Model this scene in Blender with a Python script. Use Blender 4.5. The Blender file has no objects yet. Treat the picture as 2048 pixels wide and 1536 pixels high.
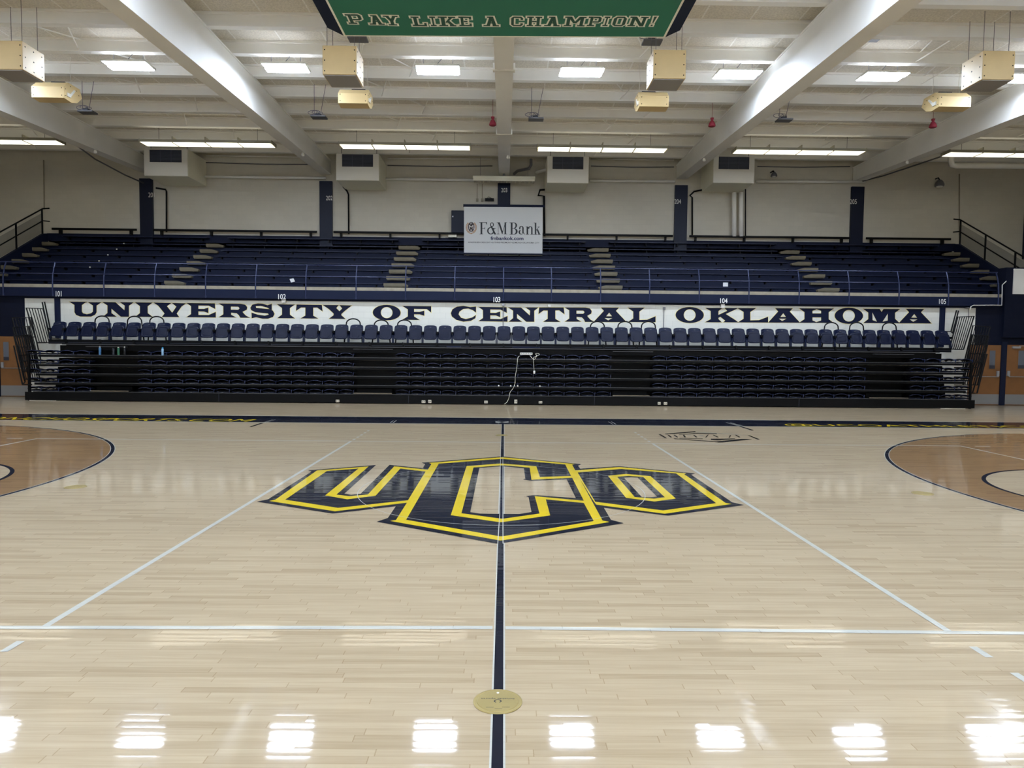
import bpy, bmesh, math, random
from mathutils import Vector, Matrix
from mathutils.geometry import tessellate_polygon
random.seed(7)
SC = bpy.context.scene
COL = SC.collection
PI = math.pi
# ------------------------------------------------------------------ camera, world, exposure
F_PX, PITCH, YAW, ROLL = 1388.4, .0528, .0119, .0097
CAM = Vector((.0136, -8.934, 1.847))
fw = Vector((math.sin(YAW)*math.cos(PITCH), math.cos(YAW)*math.cos(PITCH), -math.sin(PITCH)))
rt0 = Vector((math.cos(YAW), -math.sin(YAW), 0)); up0 = rt0.cross(fw)
rt = math.cos(ROLL)*rt0 + math.sin(ROLL)*up0
up = -math.sin(ROLL)*rt0 + math.cos(ROLL)*up0
cd = bpy.data.cameras.new('camera'); cam = bpy.data.objects.new('camera', cd); COL.objects.link(cam)
cd.sensor_width = 36; cd.lens = F_PX/2048*36; cd.clip_end = 200
cam.matrix_world = Matrix(((rt.x, up.x, -fw.x, CAM.x), (rt.y, up.y, -fw.y, CAM.y), (rt.z, up.z, -fw.z, CAM.z), (0, 0, 0, 1)))
SC.camera = cam
W = bpy.data.worlds.new('world'); SC.world = W; W.use_nodes = True
W.node_tree.nodes['Background'].inputs[0].default_value = (.75, .8, .9, 1)
W.node_tree.nodes['Background'].inputs[1].default_value = .02
vs = SC.view_settings
vs.view_transform = 'Standard'; vs.look = 'None'; vs.gamma = 1; vs.use_curve_mapping = False
vs.exposure = 1.42
SC.cycles.max_bounces = 12; SC.cycles.diffuse_bounces = 9; SC.cycles.glossy_bounces = 4
SC.cycles.sample_clamp_indirect = 12; SC.cycles.caustics_reflective = False; SC.cycles.caustics_refractive = False
SC.cycles.use_denoising = True
LAMP_E = 42.0      # high bay panels
TUBE_E = 1.7       # louvred fluorescent fixtures

def ray(x, y): return fw + (x-1024)/F_PX*rt - (y-768)/F_PX*up
def atY(x, y, Y):
    d = ray(x, y); return CAM + d*((Y-CAM.y)/d.y)
def atZ(x, y, Z=0.0):
    d = ray(x, y); return CAM + d*((Z-CAM.z)/d.z)

# ------------------------------------------------------------------ materials
def lin(c):
    return tuple(((v/255)/12.92 if v/255 <= .04045 else ((v/255+.055)/1.055)**2.4) for v in c) + (1,)
MATS = {}
def mat(name, rgb, rough=.5, metal=0, coat=0, coat_r=.1, noise=None, emit=None, spec=.5):
    if name in MATS: return MATS[name]
    m = bpy.data.materials.new(name); m.use_nodes = True
    nt = m.node_tree; b = nt.nodes['Principled BSDF']
    b.inputs['Base Color'].default_value = lin(rgb); b.inputs['Roughness'].default_value = rough
    b.inputs['Metallic'].default_value = metal; b.inputs['Coat Weight'].default_value = coat
    b.inputs['Coat Roughness'].default_value = coat_r; b.inputs['Specular IOR Level'].default_value = spec
    if noise:
        sc_, amt = noise
        tc = nt.nodes.new('ShaderNodeTexCoord'); n = nt.nodes.new('ShaderNodeTexNoise')
        n.inputs['Scale'].default_value = sc_; n.inputs['Detail'].default_value = 5
        nt.links.new(tc.outputs['Object'], n.inputs['Vector'])
        r = nt.nodes.new('ShaderNodeMix'); r.data_type = 'RGBA'
        c = lin(rgb)
        r.inputs[6].default_value = tuple(v*(1-amt) for v in c[:3])+(1,)
        r.inputs[7].default_value = tuple(min(1, v*(1+amt)) for v in c[:3])+(1,)
        nt.links.new(n.outputs['Fac'], r.inputs[0]); nt.links.new(r.outputs[2], b.inputs['Base Color'])
    if emit:
        b.inputs['Emission Color'].default_value = lin(emit[0]); b.inputs['Emission Strength'].default_value = emit[1]
    MATS[name] = m
    return m

def block_wall(name, rgb, bw=.4, bh=.2, dark=.86, noise_amt=.05, rough=.6):
    m = mat(name, rgb, rough); nt = m.node_tree; b = nt.nodes['Principled BSDF']
    tc = nt.nodes.new('ShaderNodeTexCoord'); sep = nt.nodes.new('ShaderNodeSeparateXYZ'); cmb = nt.nodes.new('ShaderNodeCombineXYZ')
    nt.links.new(tc.outputs['Object'], sep.inputs[0])
    add = nt.nodes.new('ShaderNodeMath'); add.operation = 'ADD'
    nt.links.new(sep.outputs[0], add.inputs[0]); nt.links.new(sep.outputs[1], add.inputs[1])
    nt.links.new(add.outputs[0], cmb.inputs[0]); nt.links.new(sep.outputs[2], cmb.inputs[1])
    br = nt.nodes.new('ShaderNodeTexBrick'); nt.links.new(cmb.outputs[0], br.inputs['Vector'])
    br.inputs['Scale'].default_value = 1; br.inputs['Brick Width'].default_value = bw; br.inputs['Row Height'].default_value = bh
    br.inputs['Mortar Size'].default_value = .006; br.inputs['Mortar Smooth'].default_value = .5
    c = lin(rgb)
    br.inputs['Color1'].default_value = c; br.inputs['Color2'].default_value = tuple(v*.96 for v in c[:3])+(1,)
    br.inputs['Mortar'].default_value = tuple(v*dark for v in c[:3])+(1,)
    n = nt.nodes.new('ShaderNodeTexNoise'); n.inputs['Scale'].default_value = .8; n.inputs['Detail'].default_value = 6
    nt.links.new(tc.outputs['Object'], n.inputs['Vector'])
    mx = nt.nodes.new('ShaderNodeMix'); mx.data_type = 'RGBA'; mx.blend_type = 'MULTIPLY'; mx.inputs[0].default_value = 1
    mr = nt.nodes.new('ShaderNodeMapRange'); mr.inputs[3].default_value = 1-noise_amt*2; mr.inputs[4].default_value = 1+noise_amt
    nt.links.new(n.outputs['Fac'], mr.inputs[0])
    nt.links.new(br.outputs['Color'], mx.inputs[6]); nt.links.new(mr.outputs[0], mx.inputs[7])
    nt.links.new(mx.outputs[2], b.inputs['Base Color'])
    bp = nt.nodes.new('ShaderNodeBump'); bp.inputs['Strength'].default_value = .25; bp.inputs['Distance'].default_value = .01
    inv = nt.nodes.new('ShaderNodeMath'); inv.operation = 'SUBTRACT'; inv.inputs[0].default_value = 1
    nt.links.new(br.outputs['Fac'], inv.inputs[1]); nt.links.new(inv.outputs[0], bp.inputs['Height'])
    nt.links.new(bp.outputs[0], b.inputs['Normal'])
    return m

def plank_floor(name, c_lo, c_hi, tint=1.0, paint=None):
    """maple strips running along X: random plank tone, grain, joints; glossy varnish"""
    m = bpy.data.materials.new(name); m.use_nodes = True; nt = m.node_tree; b = nt.nodes['Principled BSDF']
    N = nt.nodes.new; L = nt.links.new
    def M(op, a, c=None, v=None):
        n = N('ShaderNodeMath'); n.operation = op
        for i, q in enumerate((a, c if c is not None else v)):
            if q is None: continue
            if isinstance(q, (int, float)): n.inputs[i].default_value = q
            else: L(q, n.inputs[i])
        return n.outputs[0]
    g = N('ShaderNodeNewGeometry'); sp = N('ShaderNodeSeparateXYZ'); L(g.outputs['Position'], sp.inputs[0])
    x, y = sp.outputs[0], sp.outputs[1]
    RH, PL = .0572, .72
    yr = M('DIVIDE', y, RH); row = M('FLOOR', yr)
    wn = N('ShaderNodeTexWhiteNoise'); wn.noise_dimensions = '1D'; L(row, wn.inputs['W'])
    xs = M('ADD', M('DIVIDE', x, PL), M('MULTIPLY', wn.outputs['Value'], 7.31))
    pl = M('FLOOR', xs)
    cb = N('ShaderNodeCombineXYZ'); L(row, cb.inputs[0]); L(pl, cb.inputs[1])
    w2 = N('ShaderNodeTexWhiteNoise'); w2.noise_dimensions = '2D'; L(cb.outputs[0], w2.inputs['Vector'])
    # joints
    fy = M('SUBTRACT', yr, row); fx = M('SUBTRACT', xs, pl)
    ey = M('MINIMUM', fy, M('SUBTRACT', 1, fy)); ex = M('MINIMUM', fx, M('SUBTRACT', 1, fx))
    jy = M('LESS_THAN', ey, .018); jx = M('LESS_THAN', ex, .004)
    joint = M('MAXIMUM', jy, jx)
    # grain
    cg = N('ShaderNodeCombineXYZ'); L(M('MULTIPLY', x, 2.2), cg.inputs[0]); L(M('MULTIPLY', y, 45), cg.inputs[1]); L(M('MULTIPLY', w2.outputs['Value'], 40), cg.inputs[2])
    gn = N('ShaderNodeTexNoise'); gn.inputs['Scale'].default_value = 1; gn.inputs['Detail'].default_value = 5; gn.inputs['Distortion'].default_value = .6
    L(cg.outputs[0], gn.inputs['Vector'])
    big = N('ShaderNodeTexNoise'); big.inputs['Scale'].default_value = .35; L(g.outputs['Position'], big.inputs['Vector'])
    t = M('ADD', M('MULTIPLY', M('POWER', w2.outputs['Value'], 2.4), .40), M('MULTIPLY', gn.outputs['Fac'], .8))
    t = M('ADD', t, M('MULTIPLY', M('SUBTRACT', big.outputs['Fac'], .5), .25))
    mx = N('ShaderNodeMix'); mx.data_type = 'RGBA'; mx.inputs[6].default_value = lin(c_hi); mx.inputs[7].default_value = lin(c_lo)
    L(t, mx.inputs[0])
    dk = N('ShaderNodeMix'); dk.data_type = 'RGBA'; dk.blend_type = 'MULTIPLY'; dk.inputs[7].default_value = (.72, .66, .58, 1)
    L(M('MULTIPLY', joint, .75), dk.inputs[0]); L(mx.outputs[2], dk.inputs[6])
    out = dk.outputs[2]
    if paint:
        pm = N('ShaderNodeMix'); pm.data_type = 'RGBA'; pm.inputs[6].default_value = lin(paint)
        pm.inputs[7].default_value = tuple(v*.8 for v in lin(paint)[:3])+(1,); L(joint, pm.inputs[0]); out = pm.outputs[2]
    L(out, b.inputs['Base Color'])
    b.inputs['Roughness'].default_value = .45; b.inputs['Specular IOR Level'].default_value = .04
    b.inputs['Coat Weight'].default_value = .72; b.inputs['Coat Roughness'].default_value = .05; b.inputs['Coat IOR'].default_value = 1.42
    # every strip is cupped and tilted a little: breaks up the reflections
    w3 = N('ShaderNodeTexWhiteNoise'); w3.noise_dimensions = '2D'
    c3 = N('ShaderNodeCombineXYZ'); L(M('ADD', row, 31.7), c3.inputs[0]); L(pl, c3.inputs[1]); L(c3.outputs[0], w3.inputs['Vector'])
    tilt = M('MULTIPLY', M('SUBTRACT', w3.outputs['Value'], .5), .014)
    cup = M('MULTIPLY', M('SUBTRACT', fy, .5), .009)
    wv = N('ShaderNodeTexNoise'); wv.inputs['Scale'].default_value = 1; wv.inputs['Detail'].default_value = 2
    c4 = N('ShaderNodeCombineXYZ'); L(M('MULTIPLY', x, 1.2), c4.inputs[0]); L(M('MULTIPLY', y, 14), c4.inputs[1]); L(c4.outputs[0], wv.inputs['Vector'])
    ty = M('ADD', M('ADD', tilt, cup), M('MULTIPLY', M('SUBTRACT', wv.outputs['Fac'], .5), .010))
    nv = N('ShaderNodeCombineXYZ'); nv.inputs[2].default_value = 1; L(ty, nv.inputs[1])
    L(M('MULTIPLY', M('SUBTRACT', wv.outputs['Fac'], .5), .004), nv.inputs[0])
    nn = N('ShaderNodeVectorMath'); nn.operation = 'NORMALIZE'; L(nv.outputs[0], nn.inputs[0])
    L(nn.outputs[0], b.inputs['Coat Normal'])
    MATS[name] = m
    return m

NAVY = mat('navy_paint', (21, 28, 51), .55, noise=(3, .08), spec=.15)
NAVYD = mat('navy_gloss_paint', (20, 27, 48), .4, spec=.2)
BLACK = mat('black_steel', (9, 9, 10), .5, noise=(4, .12), spec=.14)
BLACKP = mat('black_powder_coat', (8, 8, 9), .4, spec=.2)
SEAT = mat('navy_seat_plastic', (14, 23, 50), .36, spec=.22)
RIM = mat('navy_plastic_highlight', (40, 48, 78), .25, spec=.6)  # gloss highlight of the seat rims put into a lighter navy; armrests share it
STEEL = mat('galvanised_steel', (170, 172, 176), .35, .6)
WHITE = mat('white_paint', (225, 223, 214), .5)
CEILP = mat('ceiling_white_paint', (238, 237, 232), .6, noise=(1.5, .05))
CREAM = mat('cream_enamel', (240, 237, 216), .45)
PLY = mat('plywood', (216, 190, 138), .5, noise=(2.2, .12))
CONC = mat('bare_concrete', (150, 142, 124), .85, noise=(6, .3))
LAMP = mat('led_panel', (255, 255, 255), .5, emit=((218, 233, 255), LAMP_E))
UPL = mat('added_uplight', (255, 255, 255), .5, emit=((232, 240, 255), 4.0))  # added glow on the lamp tops to brighten the ceiling
TUBE = mat('lit_lens', (255, 255, 250), .5, emit=((255, 248, 226), TUBE_E))
DARK = mat('dark_grille', (44, 48, 62), .5)
GREYM = mat('grey_metal', (104, 104, 108), .5, .3)
WOOD = plank_floor('maple_floor', (150, 131, 103), (184, 167, 139))
WOODB = plank_floor('brown_stained_maple', (112, 84, 54), (146, 116, 80))
PNAVY = plank_floor('navy_court_paint', (0, 0, 0), (0, 0, 0), paint=(11, 16, 32))
PYEL = plank_floor('yellow_court_paint', (0, 0, 0), (0, 0, 0), paint=(204, 178, 24))
PWHT = plank_floor('white_court_paint', (0, 0, 0), (0, 0, 0), paint=(180, 180, 172))

# ------------------------------------------------------------------ mesh helpers
def NB(): return bmesh.new()
def box(bm, x0, x1, y0, y1, z0, z1):
    v = [bm.verts.new(p) for p in ((x0, y0, z0), (x1, y0, z0), (x1, y1, z0), (x0, y1, z0), (x0, y0, z1), (x1, y0, z1), (x1, y1, z1), (x0, y1, z1))]
    for f in ((3, 2, 1, 0), (4, 5, 6, 7), (0, 1, 5, 4), (1, 2, 6, 5), (2, 3, 7, 6), (3, 0, 4, 7)): bm.faces.new([v[i] for i in f])
def cbox(bm, c, s): box(bm, c[0]-s[0]/2, c[0]+s[0]/2, c[1]-s[1]/2, c[1]+s[1]/2, c[2]-s[2]/2, c[2]+s[2]/2)
def rbox(bm, x0, x1, y0, y1, z0, z1, r=.01, seg=2):
    t = NB(); box(t, x0, x1, y0, y1, z0, z1)
    bmesh.ops.bevel(t, geom=t.edges[:], offset=r, segments=seg, affect='EDGES', profile=.5)
    me = bpy.data.meshes.new('t'); t.to_mesh(me); t.free(); bm.from_mesh(me); bpy.data.meshes.remove(me)
def prism(bm, pts, d):
    """pts: planar loop of Vectors, extruded by vector d"""
    a = [bm.verts.new(p) for p in pts]; b = [bm.verts.new(Vector(p)+Vector(d)) for p in pts]
    n = len(pts); bm.faces.new(a[::-1]); bm.faces.new(b)
    for i in range(n): bm.faces.new((a[i], a[(i+1) % n], b[(i+1) % n], b[i]))
def tube(bm, pts, r, seg=8, cap=True):
    pts = [Vector(p) for p in pts]; rings = []; n = len(pts)
    ref = None
    for i, p in enumerate(pts):
        t = (pts[min(i+1, n-1)]-pts[max(i-1, 0)]).normalized()
        if ref is None:
            ref = Vector((0, 0, 1)) if abs(t.z) < .9 else Vector((1, 0, 0))
        u = (ref-t*ref.dot(t)).normalized(); w = t.cross(u); ref = u
        rings.append([bm.verts.new(p+r*(math.cos(2*PI*k/seg)*u+math.sin(2*PI*k/seg)*w)) for k in range(seg)])
    for a, b in zip(rings, rings[1:]):
        for k in range(seg): bm.faces.new((a[k], a[(k+1) % seg], b[(k+1) % seg], b[k]))
    if cap: bm.faces.new(rings[0][::-1]); bm.faces.new(rings[-1])
def lathe(bm, c, prof, seg=12):
    rings = []
    for r, z in prof: rings.append([bm.verts.new((c[0]+r*math.cos(2*PI*k/seg), c[1]+r*math.sin(2*PI*k/seg), c[2]+z)) for k in range(seg)])
    for a, b in zip(rings, rings[1:]):
        for k in range(seg): bm.faces.new((a[k], a[(k+1) % seg], b[(k+1) % seg], b[k]))
    bm.faces.new(rings[0][::-1]); bm.faces.new(rings[-1])
def arcpts(c, r, a0, a1, n, plane='xz'):
    o = []
    for i in range(n+1):
        a = math.radians(a0+(a1-a0)*i/n)
        o.append((c[0]+r*math.cos(a), c[1], c[2]+r*math.sin(a)) if plane == 'xz' else (c[0]+r*math.cos(a), c[1]+r*math.sin(a), c[2]))
    return o
def obj(name, bm, m, parent=None, smooth=False, **props):
    me = bpy.data.meshes.new(name)
    if isinstance(bm, bmesh.types.BMesh):
        bmesh.ops.recalc_face_normals(bm, faces=bm.faces[:]) if not props.pop('flat', False) else None
        if smooth:
            for f in bm.faces: f.smooth = True
        bm.to_mesh(me); bm.free()
    else: me = bm
    o = bpy.data.objects.new(name, me); COL.objects.link(o)
    for q in (m if isinstance(m, (list, tuple)) else [m]): me.materials.append(q)
    if parent: o.parent = parent
    for k, v in props.items(): o[k] = v
    return o
def tag(o, label, cat, group=None):
    o['label'] = label; o['category'] = cat
    if group: o['group'] = group
    return o
def thing(name, label, cat, loc=(0, 0, 0), rz=0, group=None):
    o = bpy.data.objects.new(name, None); COL.objects.link(o); o.location = loc; o.rotation_euler = (0, 0, rz)
    o.empty_display_size = .1
    return tag(o, label, cat, group)
def struct(name, bm, m, parent=None, **k):
    o = obj(name, bm, m, parent, **k)
    if not parent: o['kind'] = 'structure'
    return o
def dup(root, loc, label, group=None, rz=None, scale=None):
    r = root.copy(); COL.objects.link(r); r.location = loc; r['label'] = label
    if rz is not None: r.rotation_euler = (0, 0, rz)
    if scale: r.scale = scale
    if group: r['group'] = group
    for ch in root.children:
        c = ch.copy(); COL.objects.link(c); c.parent = r
        for g in ch.children:
            d = g.copy(); COL.objects.link(d); d.parent = c
    return r
def flat(bm, loops, fn):
    """fill 2-D loops (holes allowed); fn maps (u,v) to 3-D"""
    flatl = [p for l in loops for p in l]
    vs_ = [bm.verts.new(fn(*p)) for p in flatl]
    for t in tessellate_polygon([[Vector((p[0], p[1], 0)) for p in l] for l in loops]):
        try: bm.faces.new([vs_[i] for i in t])
        except ValueError: pass
def facing(bm, n):
    n = Vector(n)
    for f in bm.faces:
        f.normal_update()
        if f.normal.dot(n) < 0: f.normal_flip()
def area2(l): return sum(l[i][0]*l[(i+1) % len(l)][1]-l[(i+1) % len(l)][0]*l[i][1] for i in range(len(l)))/2
def offset(l, d):
    """grow (d>0) a loop outwards, mitred"""
    l = [p for i, p in enumerate(l) if (p[0]-l[i-1][0])**2+(p[1]-l[i-1][1])**2 > 1e-12]
    s = 1 if area2(l) > 0 else -1; n = len(l); out = []
    for i in range(n):
        p0, p, p1 = l[i-1], l[i], l[(i+1) % n]
        a = Vector((p[0]-p0[0], p[1]-p0[1])).normalized(); b = Vector((p1[0]-p[0], p1[1]-p[1])).normalized()
        na = Vector((a.y, -a.x))*s; nb = Vector((b.y, -b.x))*s
        q = (na+nb)
        if q.length < 1e-4: q = na
        q.normalize(); k = min(1/max(q.dot(na), .35), 1.9)
        out.append((p[0]+q.x*d*k, p[1]+q.y*d*k))
    return out
_dg = None
def text_mesh(s, bold=0.0, shear=0.0, spacing=1.0):
    cu = bpy.data.curves.new('t', 'FONT'); cu.body = s; cu.offset = bold; cu.shear = shear; cu.space_character = spacing
    cu.resolution_u = 4
    o = bpy.data.objects.new('t', cu); COL.objects.link(o)
    dg = bpy.context.evaluated_depsgraph_get(); dg.update()
    me = bpy.data.meshes.new_from_object(o.evaluated_get(dg))
    vs_ = [(v.co.x, v.co.y) for v in me.vertices]; fs = [tuple(p.vertices) for p in me.polygons]
    bpy.data.objects.remove(o); bpy.data.curves.remove(cu); bpy.data.meshes.remove(me)
    x0 = min(v[0] for v in vs_); x1 = max(v[0] for v in vs_); y0 = min(v[1] for v in vs_); y1 = max(v[1] for v in vs_)
    return [((x-x0)/(x1-x0), (y-y0)/(y1-y0)) for x, y in vs_], fs
def text(bm, s, bl, br, tl, tr, **k):
    """fit the text into the quad (bottom-left, bottom-right, top-left, top-right)"""
    v, f = text_mesh(s, **k); bl, br, tl, tr = map(Vector, (bl, br, tl, tr))
    vv = [bm.verts.new((bl*(1-a)+br*a)*(1-b)+(tl*(1-a)+tr*a)*b) for a, b in v]
    for q in f:
        try: bm.faces.new([vv[i] for i in q])
        except ValueError: pass
ORD = ['first', 'second', 'third', 'fourth', 'fifth', 'sixth', 'seventh', 'eighth', 'ninth', 'tenth', 'eleventh', 'twelfth', 'thirteenth',
       'fourteenth', 'fifteenth', 'sixteenth', 'seventeenth', 'eighteenth', 'nineteenth', 'twentieth']
TENS = {20: 'twenty', 30: 'thirty', 40: 'forty', 50: 'fifty', 60: 'sixty'}
def ordn(i):
    """ordinal word of i (1-based)"""
    if i <= 20: return ORD[i-1]
    t, u = i//10*10, i % 10
    return (TENS[t][:-1]+'ieth') if u == 0 else TENS[t]+'-'+ORD[u-1]
# ================================================================== THE SETTING
YW, YU = 15.0, 21.3            # lower wall, upper wall
bm = NB(); v = [bm.verts.new(p) for p in ((-24, -14, 0), (24, -14, 0), (24, YW, 0), (-24, YW, 0))]; bm.faces.new(v)
floor = struct('floor', bm, WOOD)
def V2(p): return Vector((p[0], p[1]))
ZL = [.0012]
def paint(name, loops, m, z=None, **k):
    """loops: world XY; a coat of paint on the floor"""
    bm = NB(); zz = z if z is not None else ZL[0]
    for ls in loops: flat(bm, ls, lambda a, b: (a, b, zz))
    facing(bm, (0, 0, 1)); return obj(name, bm, m, floor, flat=True, **k)
def rect(x0, x1, y0, y1): return [(x0, y0), (x1, y0), (x1, y1), (x0, y1)]
def fpx(pts, ox=0, oy=0, s=1.0):
    o = []
    for x, y in pts:
        q = atZ(ox+x/s, oy+y/s); o.append((q.x, q.y))
    return o
# brown stained region inside the three-point arcs, free-throw circle left natural
for sx in (-1, 1):
    bx, fx = sx*12.75, sx*8.54
    a0 = math.degrees(math.asin(6.6/6.75))
    arc = [(bx-sx*6.75*math.cos(math.radians(a)), 6.75*math.sin(math.radians(a))) for a in [a0-(2*a0)*i/72 for i in range(73)]]
    reg = [(sx*14.33, 6.6)] + arc + [(sx*14.33, -6.6)]
    circ = [(fx-sx*1.83*math.cos(math.radians(a)), 1.83*math.sin(math.radians(a))) for a in [90-180*i/40 for i in range(41)]]
    # natural half circle carried into the lane
    paint('stained_area', [[reg, circ+[(sx*9.2, -1.83), (sx*9.2, 1.83)]]], WOODB, .0008)
    def ring(c, r, w, a_from, a_to, n, m, nm, z):
        bm = NB(); pr = None
        for i in range(n+1):
            a = math.radians(a_from+(a_to-a_from)*i/n)
            q = [bm.verts.new((c[0]+rr*math.cos(a), c[1]+rr*math.sin(a), z)) for rr in (r-w/2, r+w/2)]
            if pr: bm.faces.new((pr[0], pr[1], q[1], q[0]))
            pr = q
        facing(bm, (0, 0, 1)); return obj(nm, bm, m, floor, flat=True)
    cen = 180 if sx > 0 else 0
    ring((bx, 0), 6.75, .075, cen-a0, cen+a0, 90, PWHT, 'arc_edge', .0014)
    ring((bx, 0), 6.75, .055, cen-a0, cen+a0, 90, PNAVY, 'three_point_arc', .0018)
    ring((fx, 0), 1.83, .055, cen-90, cen+90, 50, PNAVY, 'free_throw_circle', .0018)
# navy band along the far side, and its white edges
BY0, BY1 = 7.66, 9.12
paint('sideline_band', [[rect(-16.5, 16.5, BY0, BY1)]], PNAVY, .0010)
paint('band_edge', [[rect(-16.5, 16.5, BY1, BY1+.06)], [rect(-16.5, 16.5, BY0-.045, BY0)]], PWHT, .0012)
# volleyball court, white
LW = .05
paint('volleyball_sideline', [[rect(-9, 9, 4.45, 4.5)]], PWHT, .0020)
def sideq(x0, x1): # near side line drawn where it lies, with its gap at the centre line
    a = fpx([(x0, 1251.2 if x0 < 900 else 1253.5), (x1, 1251.0 if x1 < 1100 else 1265.0)])
    return a
nl0, nl1 = atZ(-400, 1255), atZ(985, 1255.5); nr0, nr1 = atZ(1011, 1256), atZ(2448, 1271)
paint('volleyball_sideline', [[[(nl0.x, nl0.y-.025), (nl1.x, nl1.y-.025), (nl1.x, nl1.y+.025), (nl0.x, nl0.y+.025)]],
                              [[(nr0.x, nr0.y-.025), (nr1.x, nr1.y-.025), (nr1.x, nr1.y+.025), (nr0.x, nr0.y+.025)]]], PWHT, .0020)
for sx, pn, pf, tick in ((-1, (89, 1254), (701.5, 883), 5), (1, (1900, 1265), (1304.5, 887), 5)):
    a, b = atZ(*pn), atZ(*pf); d = (b-a).normalized(); n = Vector((d.y, -d.x, 0))*LW/2
    paint('attack_line', [[[(a-n)[:2], (a+n)[:2], (b+n)[:2], (b-n)[:2]]]], PWHT, .0022)
    dash = []
    for base, sg in ((b, 1), (a, -1)):
        for i in range(5):
            p = base+d*sg*(.22+.35*i); q = base+d*sg*(.37+.35*i); dash.append([[(p-n)[:2], (p+n)[:2], (q+n)[:2], (q-n)[:2]]])
    paint('attack_line_dashes', dash, PWHT, .0022)
    paint('volleyball_end_line', [[rect(sx*9-.05 if sx > 0 else -9, 9 if sx > 0 else -8.95, -4.5, 4.5)]], PWHT, .0022)
    paint('service_mark', [[rect(9.25, 9.55, 4.45, 4.5)] if sx > 0 else [rect(-9.55, -9.25, 4.45, 4.5)]], PWHT, .0022)
# centre line with white edges
paint('center_line_edge', [[rect(-.036, .036, -14, BY0)]], PWHT, .0018)
paint('center_line', [[rect(-.026, .026, -14, BY0)]], PNAVY, .0024)
# coaching marks: navy into the court, white pairs across the band
paint('coaching_mark', [[fpx([(499, 853.5), (503, 854), (527, 846.2), (522, 846)])], [fpx([(1478, 853), (1482, 852.6), (1508, 860.6), (1503, 861)])]], PNAVY, .0020)
wp = []
for q in ([(524, 846), (526, 846), (547, 839), (545.5, 839)], [(529, 846), (531, 846), (552, 839), (550.5, 839)],
          [(779.5, 845.5), (781, 845.5), (788, 841), (786.7, 841)], [(785.5, 845.8), (787, 845.8), (793.5, 841), (792, 841)],
          [(1216, 843.6), (1217.5, 843.6), (1227, 849), (1225.5, 849)], [(1222, 843.4), (1223.5, 843.4), (1233, 848.8), (1231.5, 848.8)],
          [(1451, 845), (1453, 845), (1480, 852), (1477.5, 852)], [(1459, 845.5), (1461, 845.4), (1486, 852), (1484, 852)],
          [(991, 843), (991, 844), (1017, 846), (1017, 845)], [(991, 845), (991, 846), (1017, 844), (1017, 843)]):
    wp.append([fpx(q)])
paint('coaching_ticks', wp, PWHT, .0022)
# lettering in the band
YT0, YT1 = 7.72, 8.30
bm = NB(); text(bm, 'BRONCHOSPORTS.COM', (-13.45, YT0, .0026), (-6.1, YT0, .0026), (-13.45, YT1, .0026), (-6.1, YT1, .0026), bold=.0, shear=.15)
facing(bm, (0, 0, 1)); obj('band_lettering', bm, PYEL, floor, flat=True)
bm = NB(); text(bm, '@UCOATHLETICS', (6.95, YT0, .0026), (13.2, YT0, .0026), (6.95, YT1, .0026), (13.2, YT1, .0026), bold=.0)
facing(bm, (0, 0, 1)); obj('band_lettering', bm, PYEL, floor, flat=True)
# ---------------------------------------------------------------- the centre logo, traced on the floor
S = 2048/300
def c(k, *pts):
    ox = {1: 500, 2: 750, 3: 1000, 4: 1200}[k]; return fpx(pts, ox, 890, S)
uo = c(1, (92, 775), (245, 745), (840, 365), (795, 348), (1720, 275), (1290, 665), (1380, 682), (1510, 668), (1905, 273)) + \
     c(2, (205, 273), (690, 323), (720, 400), (500, 800), (285, 838)) + c(1, (1125, 938))
co = c(2, (25, 1050), (175, 1000), (285, 838), (650, 322), (685, 262), (635, 243), (1706, 160)) + \
     c(3, (45, 160), (1112, 263), (1065, 285), (1095, 325), (1415, 855), (1515, 1025), (1690, 1070), (45, 1340)) + c(2, (1706, 1357), (1667, 1350))
ch = c(2, (1300, 920), (1425, 315), (1706, 292)) + c(3, (45, 292), (325, 318), (345, 460), (315, 473), (430, 490), (910, 470), (1035, 728),
     (470, 685), (355, 700), (390, 715), (430, 918), (265, 945)) + c(2, (1435, 940))
oo = c(3, (1000, 345), (1095, 325), (1625, 292)) + c(4, (265, 292), (1300, 390), (1245, 408), (1805, 785), (1965, 822), (930, 967), (45, 858), (-80, 835))
oh = c(4, (325, 447), (430, 438), (515, 448), (780, 708), (700, 715), (570, 712))
paint('logo_outline', [[uo]], PNAVY, .0026); paint('logo_outline', [[oo, oh]], PNAVY, .0027); paint('logo_outline', [[co, ch]], PNAVY, .0028)
uy = [c(1, (915, 350), (1620, 295), (1180, 680), (1365, 703), (1610, 678), (1970, 293)) + c(2, (725, 340), (450, 790)) + c(1, (1160, 908), (262, 768), (345, 750)),
      c(1, (1050, 358), (1480, 325), (1025, 692), (1330, 745), (1715, 695)) + c(2, (345, 325), (690, 365), (450, 758)) + c(1, (1200, 862), (480, 750))]
cy = [c(2, (205, 1040), (285, 1030), (770, 262), (735, 247), (1706, 171)) + c(3, (45, 171), (1020, 262), (985, 272), (1400, 1035), (1495, 1055), (45, 1305)) + c(2, (1706, 1308)),
      c(2, (870, 258), (1706, 193)) + c(3, (45, 193), (890, 268), (970, 425), (545, 440), (495, 292), (45, 258)) + c(2, (1706, 257), (1250, 290), (1035, 962), (1706, 1058)) +
      c(3, (45, 1055), (685, 965), (625, 745), (1145, 795), (1280, 1043), (45, 1250)) + c(2, (1706, 1252), (425, 1025)),
      c(2, (1345, 310), (1706, 283)) + c(3, (45, 280), (405, 312), (430, 478), (985, 450), (1145, 765), (475, 703), (540, 940), (45, 1010)) + c(2, (1706, 1008), (1180, 935))]
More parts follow.
